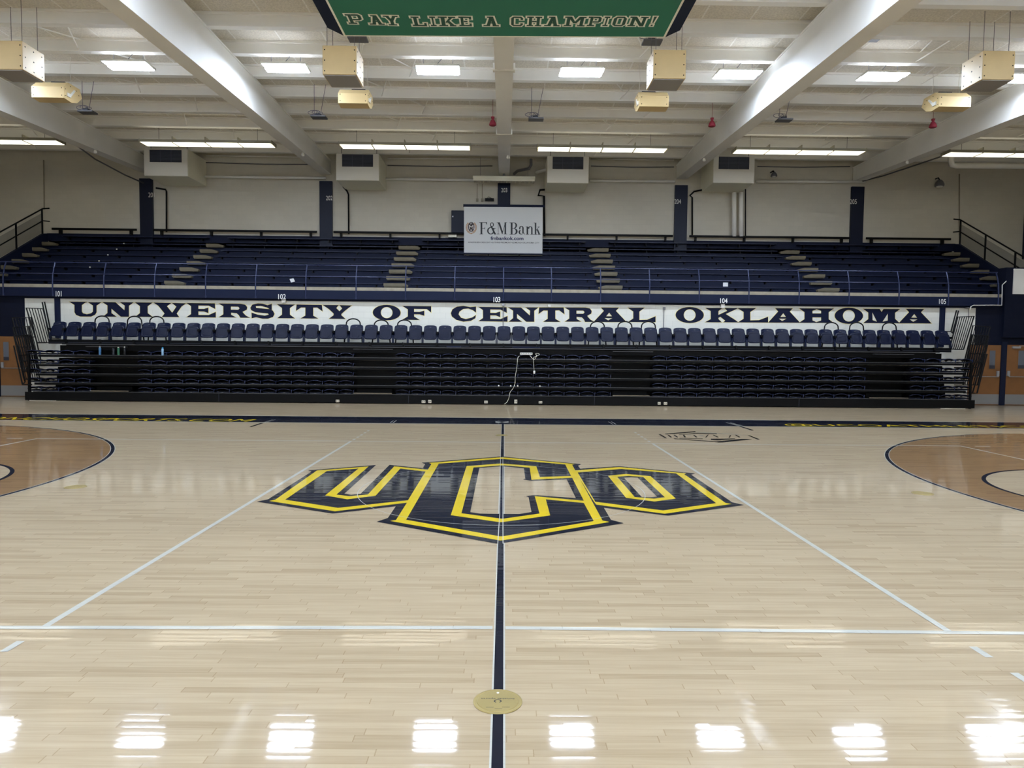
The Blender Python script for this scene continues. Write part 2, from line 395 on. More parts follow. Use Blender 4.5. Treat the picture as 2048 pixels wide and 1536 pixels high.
oy = [c(3, (1020, 350)) + c(4, (265, 303), (1180, 390), (1150, 402), (1715, 795), (1800, 808), (885, 942)) + c(3, (1315, 818), (1285, 780)),
      c(3, (1060, 378)) + c(4, (290, 330), (1040, 392), (1585, 797), (860, 897)) + c(3, (1300, 778))]
oy2 = [c(4, (108, 423), (355, 398), (690, 428), (1035, 735), (745, 775), (355, 725)), c(4, (235, 437), (390, 425), (590, 440), (885, 717), (740, 735), (475, 715))]
paint('logo_letter_stripe', [uy], PYEL, .0032); paint('logo_letter_stripe', [oy], PYEL, .0033); paint('logo_letter_stripe', [oy2], PYEL, .0033)
paint('logo_letter_stripe', [cy], PYEL, .0034)
# thin white pair where the centre line crosses the logo, thin white centre circle
cl = []
for a, b in (((995.5, 1088.5), (999.5, 1027.5)), ((1006, 1088), (1005.8, 1027.5)), ((999.2, 1027.5), (1001.2, 914)), ((1005.8, 1027.5), (1005.8, 914))):
    p, q = atZ(*a), atZ(*b); cl.append([[(p.x-.004, p.y), (p.x+.004, p.y), (q.x+.004, q.y), (q.x-.004, q.y)]])
paint('logo_pinstripe', cl, PWHT, .0040)
ring((0, 0), 1.83, .008, 0, 360, 120, PWHT, 'center_circle', .0038)
# conference emblem near the far side line
K = 2048/240
def e(*p): return fpx(p, 1300, 850, K)
PBLK = plank_floor('black_court_paint', (0, 0, 0), (0, 0, 0), paint=(8, 8, 10)); PGRY = plank_floor('grey_court_paint', (0, 0, 0), (0, 0, 0), paint=(140, 134, 118))
paint('conference_emblem', [[e((145, 160), (185, 160), (290, 226), (258, 226))], [e((250, 150), (765, 108), (790, 124), (270, 160))],
    [e((495, 162), (800, 137), (1140, 148), (1140, 157), (800, 147), (500, 168))], [e((1665, 178), (1705, 180), (1875, 247), (1835, 250))],
    [e((400, 228), (450, 234), (1160, 286), (1190, 300), (1100, 292), (420, 240))], [e((1150, 282), (1560, 238), (1745, 246), (1250, 298), (1165, 300))],
    [e((500, 222), (900, 234), (900, 242), (500, 230))], [e((1040, 236), (1450, 232), (1450, 240), (1150, 262), (1040, 256))]] +
    [[e((a, 172), (a+22, 170), (a+75+d, 210), (a+45+d, 212))] for a, d in ((300, 0), (400, 10), (560, -20), (735, 0), (1070, 30), (1450, 20))] +
    [[e((985, 168), (1000, 168), (965, 213), (940, 213))], [e((1365, 176), (1382, 176), (1362, 218), (1340, 218))]], PBLK, .0024)
paint('conference_emblem_shade', [[e((790, 118), (1510, 158), (1500, 166), (800, 130))], [e((830, 176), (900, 176), (940, 190), (860, 190))], [e((620, 172), (700, 170), (700, 176), (640, 180))],
    [e((1500, 168), (1660, 176), (1660, 180), (1500, 172))]], PGRY, .0023)
# brass covers over the net-post sleeves
BRASS = mat('brass', (160, 142, 88), .38, .5, noise=(5, .15)); BRASSD = mat('engraving', (40, 38, 30), .5)
def cover(x, y, lab, detail):
    t = thing('floor_cover_plate', lab, 'floor plate', (x, y, .001))
    bm = NB(); lathe(bm, (0, 0, 0), [(.128, 0), (.128, .002), (.122, .004), (.116, .004), (.114, .0025), (.02, .0025)], 48); obj('rim', bm, BRASS, t)
    bm = NB(); lathe(bm, (0, 0, .0026), [(.108, 0), (.106, .0022)], 48); obj('lid', bm, BRASS, t)
    if detail:
        bm = NB(); lathe(bm, (0, .082, .0049), [(.007, 0), (.007, .0008)], 16); obj('finger_hole', bm, WHITE, t)
        bm = NB(); z = .0052
        text(bm, 'Schelde Sports', (.088, .030, z), (-.088, .030, z), (.088, .015, z), (-.088, .015, z), bold=.015)
        for (u0, u1, vv) in ((-.06, -.02, -.068), (.022, .062, -.066), (-.015, .024, -.083)): flat(bm, [[(u0, vv), (u1, vv), (u1, vv+.003), (u0, vv+.003)]], lambda a, b: (a, b, z))
        prev = None
        for i in range(13):
            a = math.radians(-60+300*i/12); q = [bm.verts.new((r*math.cos(a), -.005+r*.8*math.sin(a), z)) for r in (.014, .021)]
            if prev: bm.faces.new((prev[0], prev[1], q[1], q[0]))
            prev = q
        facing(bm, (0, 0, 1)); obj('engraved_maker_mark', bm, BRASSD, t, flat=True)
    return t
p = atZ(995.5, 1403.5); cover(p.x, p.y, 'brass floor plate with engraving on the near centre line', True)
p = atZ(1003.5, 870.5); cover(p.x, p.y, 'small brass floor plate on the centre line beyond the centre logo', False)
p = atZ(151, 974); cover(p.x, p.y, 'brass floor plate beside the navy arc of the left brown area', False)
p = atZ(1845, 987); cover(p.x, p.y, 'brass floor plate beside the navy arc of the right brown area', False)

# ---------------------------------------------------------------- walls
WBLK = block_wall('white_block_wall', (222, 220, 208)); NBLK = block_wall('navy_block_wall', (17, 22, 39), dark=.9)
NBLK.node_tree.nodes['Principled BSDF'].inputs['Specular IOR Level'].default_value = .15
UBLK = block_wall('upper_block_wall', (204, 199, 184), dark=.93); HWBLK = block_wall('hall_block_wall', (226, 224, 218), dark=.93)
xl, xr = atY(50.5, 640, YW).x, atY(1950.5, 640, YW).x
bm = NB(); box(bm, xl, xr, YW, YW+.25, 0, 3.41); wb = struct('wall_back', bm, WBLK)
bm = NB(); box(bm, -24, xl, YW-.001, YW+.25, 0, 3.41); struct('wall_back_left', bm, NBLK)
bm = NB(); box(bm, xr, 24, YW-.001, YW+.25, 0, 3.41); struct('wall_back_right', bm, NBLK)
bm = NB(); box(bm, -24, 24, YU, YU+.25, 0, 10.4); struct('wall_upper', bm, UBLK)
for nm, x0, x1 in (('wall_left', -24.25, -24), ('wall_right', 24, 24.25)):
    bm = NB(); box(bm, x0, x1, -14.25, YU+.25, 0, 10.4); struct(nm, bm, HWBLK)
bm = NB(); box(bm, -24, 24, -14.25, -14, 0, 10.4); struct('wall_front', bm, HWBLK)
# painted pilasters 101 and 105
for px, lab in ((116.5, 'narrow navy strip at the left end of the white wall'), (1883.5, 'narrow navy strip at the right end of the white wall')):
    x = atY(px, 630, YW).x; bm = NB(); box(bm, x-.085, x+.085, YW-.06, YW, 2.0, 3.42); tag(obj('wall_pilaster', bm, NAVY), lab, 'pilaster')
# ---------------------------------------------------------------- painted words on the white wall
GL = {
 'U': (60, 515, 93, 303, [[(60, 93), (305, 93), (240, 140), (240, 232), (256, 256), (310, 270), (368, 256), (395, 232), (395, 145), (325, 98), (515, 98), (447, 145), (447, 242), (425, 277), (370, 303), (215, 303), (157, 280), (135, 242), (135, 140)]]),
 'N': (525, 970, 98, 300, [[(525, 98), (715, 100), (840, 210), (845, 145), (775, 98), (970, 98), (905, 146), (905, 300), (790, 300), (657, 190), (657, 250), (730, 300), (535, 300), (600, 250), (600, 145)]]),
 'I': (0, 250, 0, 200, [[(0, 0), (250, 0), (180, 52), (180, 148), (250, 200), (5, 200), (70, 148), (70, 52)]]),
 'V': (1250, 1720, 105, 310, [[(1250, 105), (1510, 107), (1445, 155), (1520, 248), (1580, 160), (1515, 107), (1720, 110), (1655, 155), (1585, 260), (1622, 310), (1372, 310), (1410, 260), (1320, 150)]]),
 'E': (0, 100, 0, 100, [[(0, 0), (97, 0), (98, 40), (76, 17), (41, 17), (41, 40), (60, 40), (75, 30), (75, 70), (60, 58), (41, 58), (41, 83), (76, 83), (100, 60), (100, 100), (0, 100), (16, 78), (16, 22)]]),
 'R': (235, 645, 108, 293, [[(235, 108), (520, 108), (580, 120), (605, 150), (600, 185), (545, 215), (565, 240), (590, 265), (645, 293), (515, 293), (500, 262), (470, 234), (400, 228), (400, 255), (465, 290), (238, 290), (300, 250), (300, 145)],
     [(397, 148), (490, 148), (508, 168), (490, 188), (397, 188)]]),
 'S': (645, 955, 105, 305, [[(920, 110), (920, 190), (860, 160), (780, 140), (715, 145), (720, 165), (800, 172), (880, 178), (935, 200), (955, 240), (935, 280), (870, 303), (800, 303), (720, 285), (662, 300), (660, 226), (740, 252), (830, 264), (880, 250), (870, 235), (800, 230), (710, 222), (655, 195), (645, 165), (670, 125), (740, 108), (800, 110), (865, 130)]]),
 'T': (1230, 1570, 120, 300, [[(1238, 120), (1560, 120), (1570, 206), (1500, 155), (1450, 158), (1450, 262), (1515, 300), (1290, 300), (1350, 262), (1350, 158), (1295, 158), (1230, 203)]]),
 'Y': (1570, 1945, 127, 303, [[(1570, 127), (1775, 127), (1745, 165), (1785, 205), (1820, 170), (1785, 127), (1945, 129), (1860, 195), (1810, 240), (1810, 257), (1865, 303), (1650, 303), (1710, 258), (1710, 235), (1650, 180)]]),
 'F': (1195, 1427, 835, 945, [[(1195, 835), (1427, 835), (1427, 885), (1392, 858), (1290, 858), (1290, 881), (1335, 881), (1372, 870), (1372, 911), (1335, 900), (1290, 900), (1290, 918), (1335, 945), (1195, 945), (1240, 918), (1240, 862)]]),
 'C': (1582, 1780, 838, 958, [[(1780, 842), (1780, 888), (1755, 870), (1720, 858), (1680, 862), (1650, 882), (1643, 903), (1662, 928), (1700, 938), (1750, 925), (1780, 905), (1775, 930), (1740, 950), (1680, 958), (1625, 945), (1590, 920), (1582, 895), (1595, 865), (1630, 845), (1680, 838), (1735, 847)]]),
 'L': (1005, 1225, 848, 958, [[(1005, 848), (1140, 848), (1098, 878), (1098, 942), (1160, 940), (1225, 913), (1225, 958), (1008, 958), (1050, 930), (1050, 878)]]),
 'K': (0, 100, 0, 100, [[(0, 0), (52, 0), (40, 22), (40, 48), (66, 20), (58, 0), (100, 0), (62, 42), (88, 80), (100, 100), (54, 100), (60, 88), (46, 62), (40, 68), (40, 78), (50, 100), (0, 100), (17, 78), (17, 22)]]),
 'A': (1235, 1552, 92, 238, [[(1305, 92), (1480, 92), (1450, 125), (1552, 238), (1235, 238), (1335, 125)], [(1385, 143), (1412, 180), (1357, 180)], [(1342, 198), (1416, 198), (1375, 222)]]),
 'H': (195, 550, 88, 228, [[(195, 88), (550, 88), (498, 125), (498, 193), (550, 228), (195, 228), (250, 193), (250, 125)], [(332, 137), (332, 112), (375, 96), (420, 112), (420, 137)], [(332, 175), (420, 175), (420, 205), (372, 221), (332, 205)]]),
 'M': (850, 1230, 90, 235, [[(850, 92), (1020, 92), (1040, 122), (1060, 92), (1230, 92), (1178, 130), (1178, 190), (1228, 235), (850, 235), (903, 195), (903, 130)], [(945, 128), (992, 220), (948, 205)], [(1103, 140), (1103, 208), (1050, 220)]]),
}
def ell(cx, cy, rx, ry, n=28): return [(cx+rx*math.cos(2*PI*i/n), cy+ry*math.sin(2*PI*i/n)) for i in range(n)]
GL['O'] = (0, 220, 0, 125, [ell(110, 62.5, 110, 62.5), ell(110, 62.5, 46, 45)])
def ylerp(x, t):
    for (a, b), (c_, d) in zip(t, t[1:]):
        if x <= c_: return b+(d-b)*(x-a)/(c_-a)
    return t[-1][1]
TOP = [(138, 603.3), (340, 605.5), (640, 609.8), (840, 612.2), (1020, 614.6), (1400, 615.8), (1700, 617), (1870, 618.2)]
BOT = [(138, 633), (340, 634), (640, 637.2), (840, 640), (1020, 643.5), (1400, 644.4), (1700, 646), (1870, 647)]
words = [('UNIVERSITY', [(138.5, 203), (204.5, 267.4), (270, 305.6), (307, 372.4), (372.8, 431.7), (436.7, 500.8), (500.8, 549.2), (554, 590), (592, 645.3), (645.3, 704)]),
         ('OF', [(745.5, 801.4), (804.5, 862.4)]),
         ('CENTRAL', [(901.7, 952), (956.6, 1015), (1015.7, 1077.5), (1077, 1129), (1129, 1189.2), (1187, 1253), (1255, 1311)]),
         ('OKLAHOMA', [(1351, 1407.6), (1410, 1477), (1474.5, 1536), (1536, 1600), (1598, 1667.5), (1669, 1726), (1726, 1800), (1797, 1863)])]
LNAVY = mat('wall_letter_navy', (16, 22, 46), .5, spec=.15); LYEL = mat('wall_letter_yellow', (232, 218, 150), .5)
for w_, boxes in words:
    b1, b2 = NB(), NB()
    for i, (ch_, (x0, x1)) in enumerate(zip(w_, boxes)):
        gx0, gx1, gy0, gy1, loops = GL[ch_]
        over = .06 if ch_ in 'OCS' else 0
        L2 = []
        for l in loops:
            q = []
            for a, b in l:
                px = x0+(a-gx0)/(gx1-gx0)*(x1-x0); t, bb = ylerp(px, TOP), ylerp(px, BOT); fr = (b-gy0)/(gy1-gy0)
                fr = -over+fr*(1+2*over); p = atY(px, t+(bb-t)*fr, YW); q.append((p.x, p.z))
            L2.append(q)
        flat(b1, L2, lambda a, b, k=i % 2: (a, YW-.006-.0006*k, b))
        flat(b2, [offset(L2[0], .016)] + [offset(h, -.013) for h in L2[1:]], lambda a, b, k=i % 2: (a, YW-.003-.0006*k, b))
    facing(b1, (0, -1, 0)); facing(b2, (0, -1, 0))
    obj('painted_word', b1, LNAVY, wb, flat=True); obj('word_outline', b2, LYEL, wb, flat=True)
# ---------------------------------------------------------------- doors
DOORW = mat('door_wood', (132, 88, 47), .42, noise=(3, .22)); GLASS = mat('wired_glass', (96, 100, 108), .12); KICK = mat('kick_plate', (150, 150, 150), .35, .5)
def door(n, px0, px1, wx0, wx1, lever_left, closer=False):
    x0, x1 = atY(px0, 740, YW).x, atY(px1, 740, YW).x; z1 = atY((px0+px1)/2, 673 if px0 < 500 else 690, YW).z
    y = YW-.05
    bm = NB(); box(bm, x0, x1, y, YW-.002, .01, z1); d = struct('door_%d' % n, bm, DOORW)
    if n < 3: bm = NB(); box(bm, x0-.0, x1, y-.003, y, .03, .38); obj('kick_plate', bm, KICK, d)
    else: bm = NB(); box(bm, x0, x1, y-.003, y, .03, .38); obj('kick_plate', bm, KICK, d)
    a, b = atY(wx0, 700, YW).x, atY(wx1, 700, YW).x
    bm = NB(); box(bm, a, b, y-.006, y-.001, z1-.82, z1-.19); obj('vision_panel', bm, GLASS, d)
    bm = NB(); box(bm, a, b, y-.009, y-.005, z1-.82, z1-.70); obj('panel_sticker', bm, DARK, d)
    bm = NB()
    for q in ((a-.02, a), (b, b+.02)): box(bm, q[0], q[1], y-.01, y, z1-.84, z1-.17)
    box(bm, a, b, y-.01, y, z1-.19, z1-.17); box(bm, a, b, y-.01, y, z1-.84, z1-.82); obj('panel_frame', bm, DOORW, d)
    bm = NB(); zb = z1*.475
    e0, e1 = x0+.06, x1-.06
    tube(bm, [(e0, y, zb+.06), (e0, y-.05, zb+.04), (e0+.04, y-.07, zb), (e1-.04, y-.07, zb), (e1, y-.05, zb+.04), (e1, y, zb+.06)], .014); obj('push_bar', bm, STEEL, d)
    lx = x0+.09 if lever_left else x1-.09
    bm = NB(); box(bm, lx-.04, lx+.04, y-.05, y, zb+.02, zb+.2); obj('latch_case', bm, STEEL, d)
    if closer:
        bm = NB(); box(bm, x0+.18, x0+.45, y-.07, y, z1-.12, z1-.05); tube(bm, [(x0+.4, y-.05, z1-.04), (x0+.6, y-.12, z1-.03), (x0+.7, y-.02, z1-.01)], .008); obj('door_closer', bm, STEEL, d)
    return d
door(1, 3, 62, 9, 20, True)
door(2, 1936, 1998, 1977.5, 1989, False)
door(3, 2009, 2076, 2035, 2048, True, True)
# door frames
bm = NB(); x0 = atY(1998, 740, YW).x; x1 = atY(2009, 740, YW).x; box(bm, x0+.005, x1-.005, YW-.09, YW, 0, 2.2); struct('trim_1', bm, NAVYD)
bm = NB(); x1 = atY(2.5, 740, YW).x; box(bm, x1-.11, x1-.005, YW-.09, YW, 0, 2.2); struct('trim_2', bm, NAVYD)
# ================================================================== UPPER SEATING TIER
XS = 19.45
TY = [17.1+.61*k for k in range(8)]; TZ = [4.186+.3165*k for k in range(8)]      # step tops
FL = [z-.15 for z in TZ]                                                          # tier floors
prof = [(YW+.0, 3.42), (YW+.0, 3.62), (TY[0]+.12, 3.72), (TY[0]+.12, FL[0])]
for k in range(7): prof += [(TY[k+1]+.12, FL[k]), (TY[k+1]+.12, FL[k+1])]
prof += [(YU, FL[7]), (YU, 3.42)]
bm = NB(); prism(bm, [Vector((-XS, y, z)) for y, z in prof], (2*XS, 0, 0)); tiers = struct('floor_upper_tiers', bm, NAVY)
# fascia, top line follows the photograph's
FX0, FX1 = -21.5, atY(2003, 600, YW-.15).x
bm = NB(); box(bm, FX0, FX1, YW-.16, YW-.005, 3.42, 3.72); fascia = struct('trim_balcony_fascia', bm, NAVY)
bm = NB(); box(bm, FX0, FX1, YW-.15, YW+.25, 3.72, 3.83); struct('trim_balcony_curb', bm, CONC)
bm = NB(); box(bm, FX0, FX1, YW-.03, YW-.006, 3.36, 3.42); struct('trim_fascia_reveal', bm, NAVY)
WNUM = mat('number_white', (232, 232, 226), .5)
for s_, x0, x1, y0, y1, fc in (('101', 111.5, 123, 582, 593, 0), ('102', 556.5, 571.5, 588, 598.5, 0), ('103', 987, 1000.5, 594, 604.5, 0), ('104', 1440.5, 1455, 596.5, 606.5, 0), ('105', 1878, 1892, 598, 608, 0)):
    bm = NB(); Y = YW-.165; text(bm, s_, atY(x0, y1, Y), atY(x1, y1, Y), atY(x0, y0, Y), atY(x1, y0, Y), bold=.01); facing(bm, (0, -1, 0)); obj('section_number', bm, WNUM, fascia, flat=True)
# aisle steps: tan nosing boards
AISLES = []
def axl(k, px0, px1, y): return atY(px0, y, TY[k]).x, atY(px1, y, TY[k]).x
a = {'a': (-1, None), }
AX = [(-19.2, -18.25)]
for (p0, p1, y), k in (((329, 369, 570), 0), ((767, 815.7, 570), 0), ((1197, 1245, 573), 0), ((1635, 1679, 575), 0)): AX.append(axl(k, p0, p1, y))
e0, e1 = axl(6, 1888, 1933, 497); AX[0] = (axl(6, 70, 113, 484)[0], axl(6, 70, 113, 484)[1]); AX.append((e0, e1))
AW = ['far left', 'second', 'third', 'fourth', 'fifth', 'far right']
STEP = mat('worn_tan_board', (116, 108, 88), .75, noise=(5, .22))
aname = ['leftmost aisle', 'second aisle from the left', 'aisle just left of the bank sign', 'aisle just right of the bank sign', 'fifth aisle from the left', 'rightmost aisle']
s0 = None
for ai, (x0, x1) in enumerate(AX):
    for k in range(7):
        lab = 'tan aisle step, %s from the bottom in the %s' % (ordn(k+1), aname[ai])
        w_ = x1-x0
        c_ = .26 if ai != 2 else .12
        out = [(0, -.11), (w_, -.11), (w_, -.065), (w_-c_, 0), (0, 0)] if ai < 3 else [(0, -.11), (w_, -.11), (w_, 0), (c_, 0), (0, -.065)]
        bm = NB(); prism(bm, [Vector((x, -.02, z)) for x, z in out], (0, .16, 0)); box(bm, .02, w_-.02, .0, .14, -.149, -.11)
        o = obj('aisle_step', bm, STEP); o.location = (x0, TY[k], TZ[k]); tag(o, lab, 'step', 'tan aisle steps of the upper seating')
# benches
BENCH = mat('navy_bench_paint', (24, 31, 56), .38, spec=.3)
def make_bench(L, lab):
    t = thing('bleacher_bench', lab, 'bench', group='navy benches of the upper seating')
    bm = NB(); rbox(bm, 0, L, -.02, .24, -.045, 0, .008, 1); obj('seat_board', bm, BENCH, t)
    n = max(2, int(round(L/1.25))); 
    for i in range(n):
        x = .25+(L-.5)*i/(n-1); bm = NB(); box(bm, x-.02, x+.02, .03, .2, -.149, -.045); box(bm, x-.05, x+.05, .02, .06, -.149, -.135); obj('bracket', bm, BLACK, t)
    return t
SECT = ['leftmost section', 'second section from the left', 'section under number 202 and 203', 'section right of the bank sign', 'rightmost section']
SECT = ['leftmost upper section', 'second upper section from the left', 'middle upper section below the bank sign', 'upper section right of the bank sign', 'rightmost upper section']
for si in range(5):
    xa, xb = AX[si][1]+.06, AX[si+1][0]-.06
    for k in range(8):
        ex = .0
        if k == 7: ex = -.02
        lab = 'navy plank bench, %s row up, in the %s' % (ordn(k+1), SECT[si])
        t = make_bench(xb-xa, lab)
        t.location = (xa, min(TY[k]+.14, YU-.27), TZ[k])
# benches stand back on their tier so their fronts line up with the step boards
for o in [o for o in COL.objects if o.name.startswith('bleacher_bench')]: o.location.y -= .0
# back rail along the upper wall
cols = [-22.87, -15.3, -7.66, -.05, 7.57, 15.2, 22.8]
bx_ = [-19.3]+[x for c_ in cols[1:6] for x in (c_-.29, c_+.29)]+[19.3]
RL = [('black back rail left of the leftmost numbered column', 0), ('black back rail below the leftmost air unit', 1), ('black back rail left of the bank sign, below the second air unit', 2),
      ('black back rail just right of the bank sign', 3), ('black back rail behind the pair of fat white riser pipes', 4), ('black back rail at the far right beside the guard rail', 5)]
for lab, i in RL:
    x0, x1 = bx_[2*i], bx_[2*i+1]
    t = thing('back_rail', lab, 'rail', ((x0+x1)/2, YU-.2, 6.215), group='back rails behind the top row')
    L = (x1-x0)/2-.06
    bm = NB(); rbox(bm, -L, L, -.05, 0, .425, .515, .01, 1); obj('rail_board', bm, BLACK, t)
    n = max(2, int(L*2/1.4))
    for j in range(n):
        x = -L+.3+(2*L-.6)*j/(n-1); bm = NB(); box(bm, x-.03, x+.03, 0, .185, .27, .48); obj('rail_bracket', bm, BLACK, t)
bm = NB(); box(bm, -XS-.13, XS+.13, YU-.012, YU-.0015, 6.2, 6.53); struct('trim_painted_band', bm, NAVY)
# navy columns on the upper wall with numbers
CN = ['', '201', '202', '203', '204', '205', '']
pxn = {1: (296.5, 309, 385, 394.5), 2: (652, 665, 391.5, 400.5), 3: (1002.5, 1014.5, 376, 384.5), 4: (1349, 1362, 398.5, 407.5), 5: (1700, 1713.5, 398.5, 408)}
ztop = {1: 357, 2: 362, 3: 366, 4: 370, 5: 373}
colobj = {}
for i, x in enumerate(cols):
    zt = atY(1006+x*45.9, ztop.get(i, 366), YU-.12).z
    bm = NB(); box(bm, x-.27, x+.27, YU-.12, YU-.002, 5.9, zt)
    if CN[i]: t = tag(obj('wall_column', bm, NAVYD), ['', 'navy wall column numbered at the far left, by the first air unit', 'navy wall column by the second air unit', 'navy wall column behind the bank sign', 'navy wall column left of the rightmost air unit', 'navy wall column near the upper right guard rail'][i], 'column')
    else: t = struct('trim_column', bm, NAVYD)
    if CN[i]:
        x0, x1, y0, y1 = pxn[i]; Y = YU-.125; bm = NB(); text(bm, CN[i], atY(x0, y1, Y), atY(x1, y1, Y), atY(x0, y0, Y), atY(x1, y0, Y)); facing(bm, (0, -1, 0)); obj('column_number', bm, WNUM, t, flat=True)
# ---------------------------------------------------------------- balcony front rail
RAILM = mat('navy_rail_paint', (32, 42, 76), .35, .2)
t = thing('balcony_railing', 'navy pipe railing with curved posts along the balcony edge', 'railing', (0, YW-.17, 3.4))
Yr = YW-.17
ppx = [6, 105, 207.5, 309, 411, 511, 611.5, 712, 811, 909.5, 1007, 1103, 1201.5, 1299.5, 1399, 1498.5, 1599, 1699, 1799, 1898, 1998]
X_ = [atY(p_, 570, Yr).x for p_ in ppx]
X_ = [X_[0]-3.5, X_[0]-1.78]+X_
for x in X_:
    bm = NB(); tube(bm, [(x, 0, .04), (x, 0, .45), (x, .02, .7), (x, .08, .95), (x, .17, 1.17)], .022, 8); 
    box(bm, x-.03, x+.03, .003, .012, .02, .1); obj('post', bm, RAILM, t)
bm = NB(); tube(bm, [(X_[0]-.1, .17, 1.18), (X_[-1]+.05, .17, 1.18)], .022, 8); obj('top_rail', bm, RAILM, t)
bm = NB(); tube(bm, [(X_[0]-.1, .03, .78), (X_[-1]+.03, .03, .78)], .016, 8); obj('mid_rail', bm, RAILM, t)
# ---------------------------------------------------------------- sloping end parapets and mesh guard rails
MESH = bpy.data.materials.new('wire_mesh'); MESH.use_nodes = True
_b = MESH.node_tree.nodes['Principled BSDF']; _b.inputs['Base Color'].default_value = lin((70, 74, 80)); _b.inputs['Alpha'].default_value = .45
for sx, side in ((-1, 'left'), (1, 'right')):
    bm = NB(); x = sx*(XS+.01)
    pts = [Vector((x, y, z)) for y, z in ((YW+.25, 3.3), (YU-.13, 3.3), (YU-.13, 6.5), (20.9, 6.45), (TY[0]-.3, FL[0]+.17), (YW+.25, 4.1))]
    prism(bm, pts, (sx*.12, 0, 0)); struct('wall_parapet_%s' % side, bm, NAVY)
    t = thing('stair_guard_rail', 'dark sloping guard rail with mesh panels at the %s end of the upper seating' % side, 'railing', (sx*(XS+.07), 0, 0))
    sl = (6.45-(FL[0]+.17))/(20.9-TY[0]+.3)
    zb = lambda y: 6.45+(y-20.9)*sl
    bm = NB()
    y0, y1 = 15.9, 20.95
    tube(bm, [(0, y0, zb(y0)+1.02), (0, y1, zb(y1)+1.02), (-sx*.25, y1+.05, zb(y1)+1.05)], .03); obj('hand_rail', bm, BLACK, t)
    bm = NB(); tube(bm, [(0, y0, zb(y0)+.52), (0, y1, zb(y1)+.52), (-sx*.25, y1+.05, zb(y1)+.5)], .025); obj('mid_rail', bm, BLACK, t)
    for y in (16.0, 17.6, 19.3, 20.9):
        bm = NB(); tube(bm, [(0, y, zb(y)-.05), (0, y, zb(y)+1.02)], .035); obj('post', bm, BLACK, t)
    for ya, yb in ((16.05, 17.55), (17.65, 19.25), (19.35, 20.85)):
        bm = NB(); v = [bm.verts.new((0, y, z)) for y, z in ((ya, zb(ya)+.05), (yb, zb(yb)+.05), (yb, zb(yb)+.86), (ya, zb(ya)+.86))]; bm.faces.new(v); obj('mesh_panel', bm, MESH, t, flat=True)
# navy pier at the right end of the balcony with white panel
bm = NB(); x0 = atY(2010, 580, YW-.1).x; box(bm, x0, 23.9, YW-.12, YW+.3, 2.35, 4.75); struct('wall_pier', bm, NBLK)
bm = NB(); p0 = atY(2025.5, 588, YW-.14); p1 = atY(2025.5, 537.5, YW-.14); box(bm, p0.x, p0.x+1.3, YW-.16, YW-.121, p0.z, p1.z); tag(obj('white_board', bm, WHITE), 'blank white board on the navy wall right of the balcony', 'board')
# papers left on the benches
def paper(pxs, Y, lab):
    bm = NB(); P = [atY(a, b, Y) for a, b in pxs]; prism(bm, P, (0, .003, 0)); tag(obj('paper_sheet', bm, mat('paper', (238, 238, 236), .7)), lab, 'paper')
paper([(579, 558), (587, 556.5), (590, 563), (582, 565)], TY[0]+.113, 'white sheet of paper left on an upper bench, left half')
paper([(1446, 565), (1456, 565), (1456, 573), (1446, 573)], TY[0]+.113, 'white sheet of paper left on an upper bench, right half')
for i, (px, py, k) in enumerate(((247.5, 470, 6), (233, 480.5, 5), (215.3, 492, 4), (197.5, 503.5, 3), (179.5, 516.5, 2))):
    p = atY(px, py, TY[k]+.105); bm = NB(); cbox(bm, (p.x, TY[k]+.11, TZ[k]-.02), (.05, .02, .05)); tag(obj('row_tag', bm, WHITE), 'tiny white row tag on the leftmost upper section, %s from the top' % ordn(i+1), 'tag', 'white row tags')

# ================================================================== ROOF
RZ = 10.1
ACO = bpy.data.materials.new('acoustic_deck'); ACO.use_nodes = True
nt = ACO.node_tree; b = nt.nodes['Principled BSDF']; b.inputs['Roughness'].default_value = .9
g = nt.nodes.new('ShaderNodeNewGeometry'); br = nt.nodes.new('ShaderNodeTexBrick'); nt.links.new(g.outputs['Position'], br.inputs['Vector'])
br.offset = 0; br.inputs['Scale'].default_value = 1; br.inputs['Brick Width'].default_value = 1.22; br.inputs['Row Height'].default_value = 1.61; br.inputs['Mortar Size'].default_value = .022
br.inputs['Color1'].default_value = lin((226, 221, 210)); br.inputs['Color2'].default_value = lin((219, 214, 203)); br.inputs['Mortar'].default_value = lin((240, 238, 232))
n = nt.nodes.new('ShaderNodeTexNoise'); n.inputs['Scale'].default_value = 22; n.inputs['Detail'].default_value = 3; nt.links.new(g.outputs['Position'], n.inputs['Vector'])
mr = nt.nodes.new('ShaderNodeMapRange'); mr.inputs[1].default_value = .35; mr.inputs[2].default_value = .65; mr.inputs[3].default_value = .84; mr.inputs[4].default_value = 1.04; nt.links.new(n.outputs['Fac'], mr.inputs[0])
mx = nt.nodes.new('ShaderNodeMix'); mx.data_type = 'RGBA'; mx.blend_type = 'MULTIPLY'; mx.inputs[0].default_value = 1
nt.links.new(br.outputs['Color'], mx.inputs[6]); nt.links.new(mr.outputs[0], mx.inputs[7]); nt.links.new(mx.outputs[2], b.inputs['Base Color'])
bm = NB(); box(bm, -24.2, 24.2, -14.2, YU+.2, RZ, RZ+.2); ceil_ = struct('ceiling', bm, ACO)
JY = [8.92+1.61*i for i in range(-14, 8)]
for y in JY:
    bm = NB(); box(bm, -24, 24, y-.045, y+.045, 9.78, RZ-.002); box(bm, -24, 24, y-.1, y+.1, 9.74, 9.78); box(bm, -24, 24, y-.1, y+.1, RZ-.06, RZ-.003)
    obj('joist', bm, CEILP, ceil_)
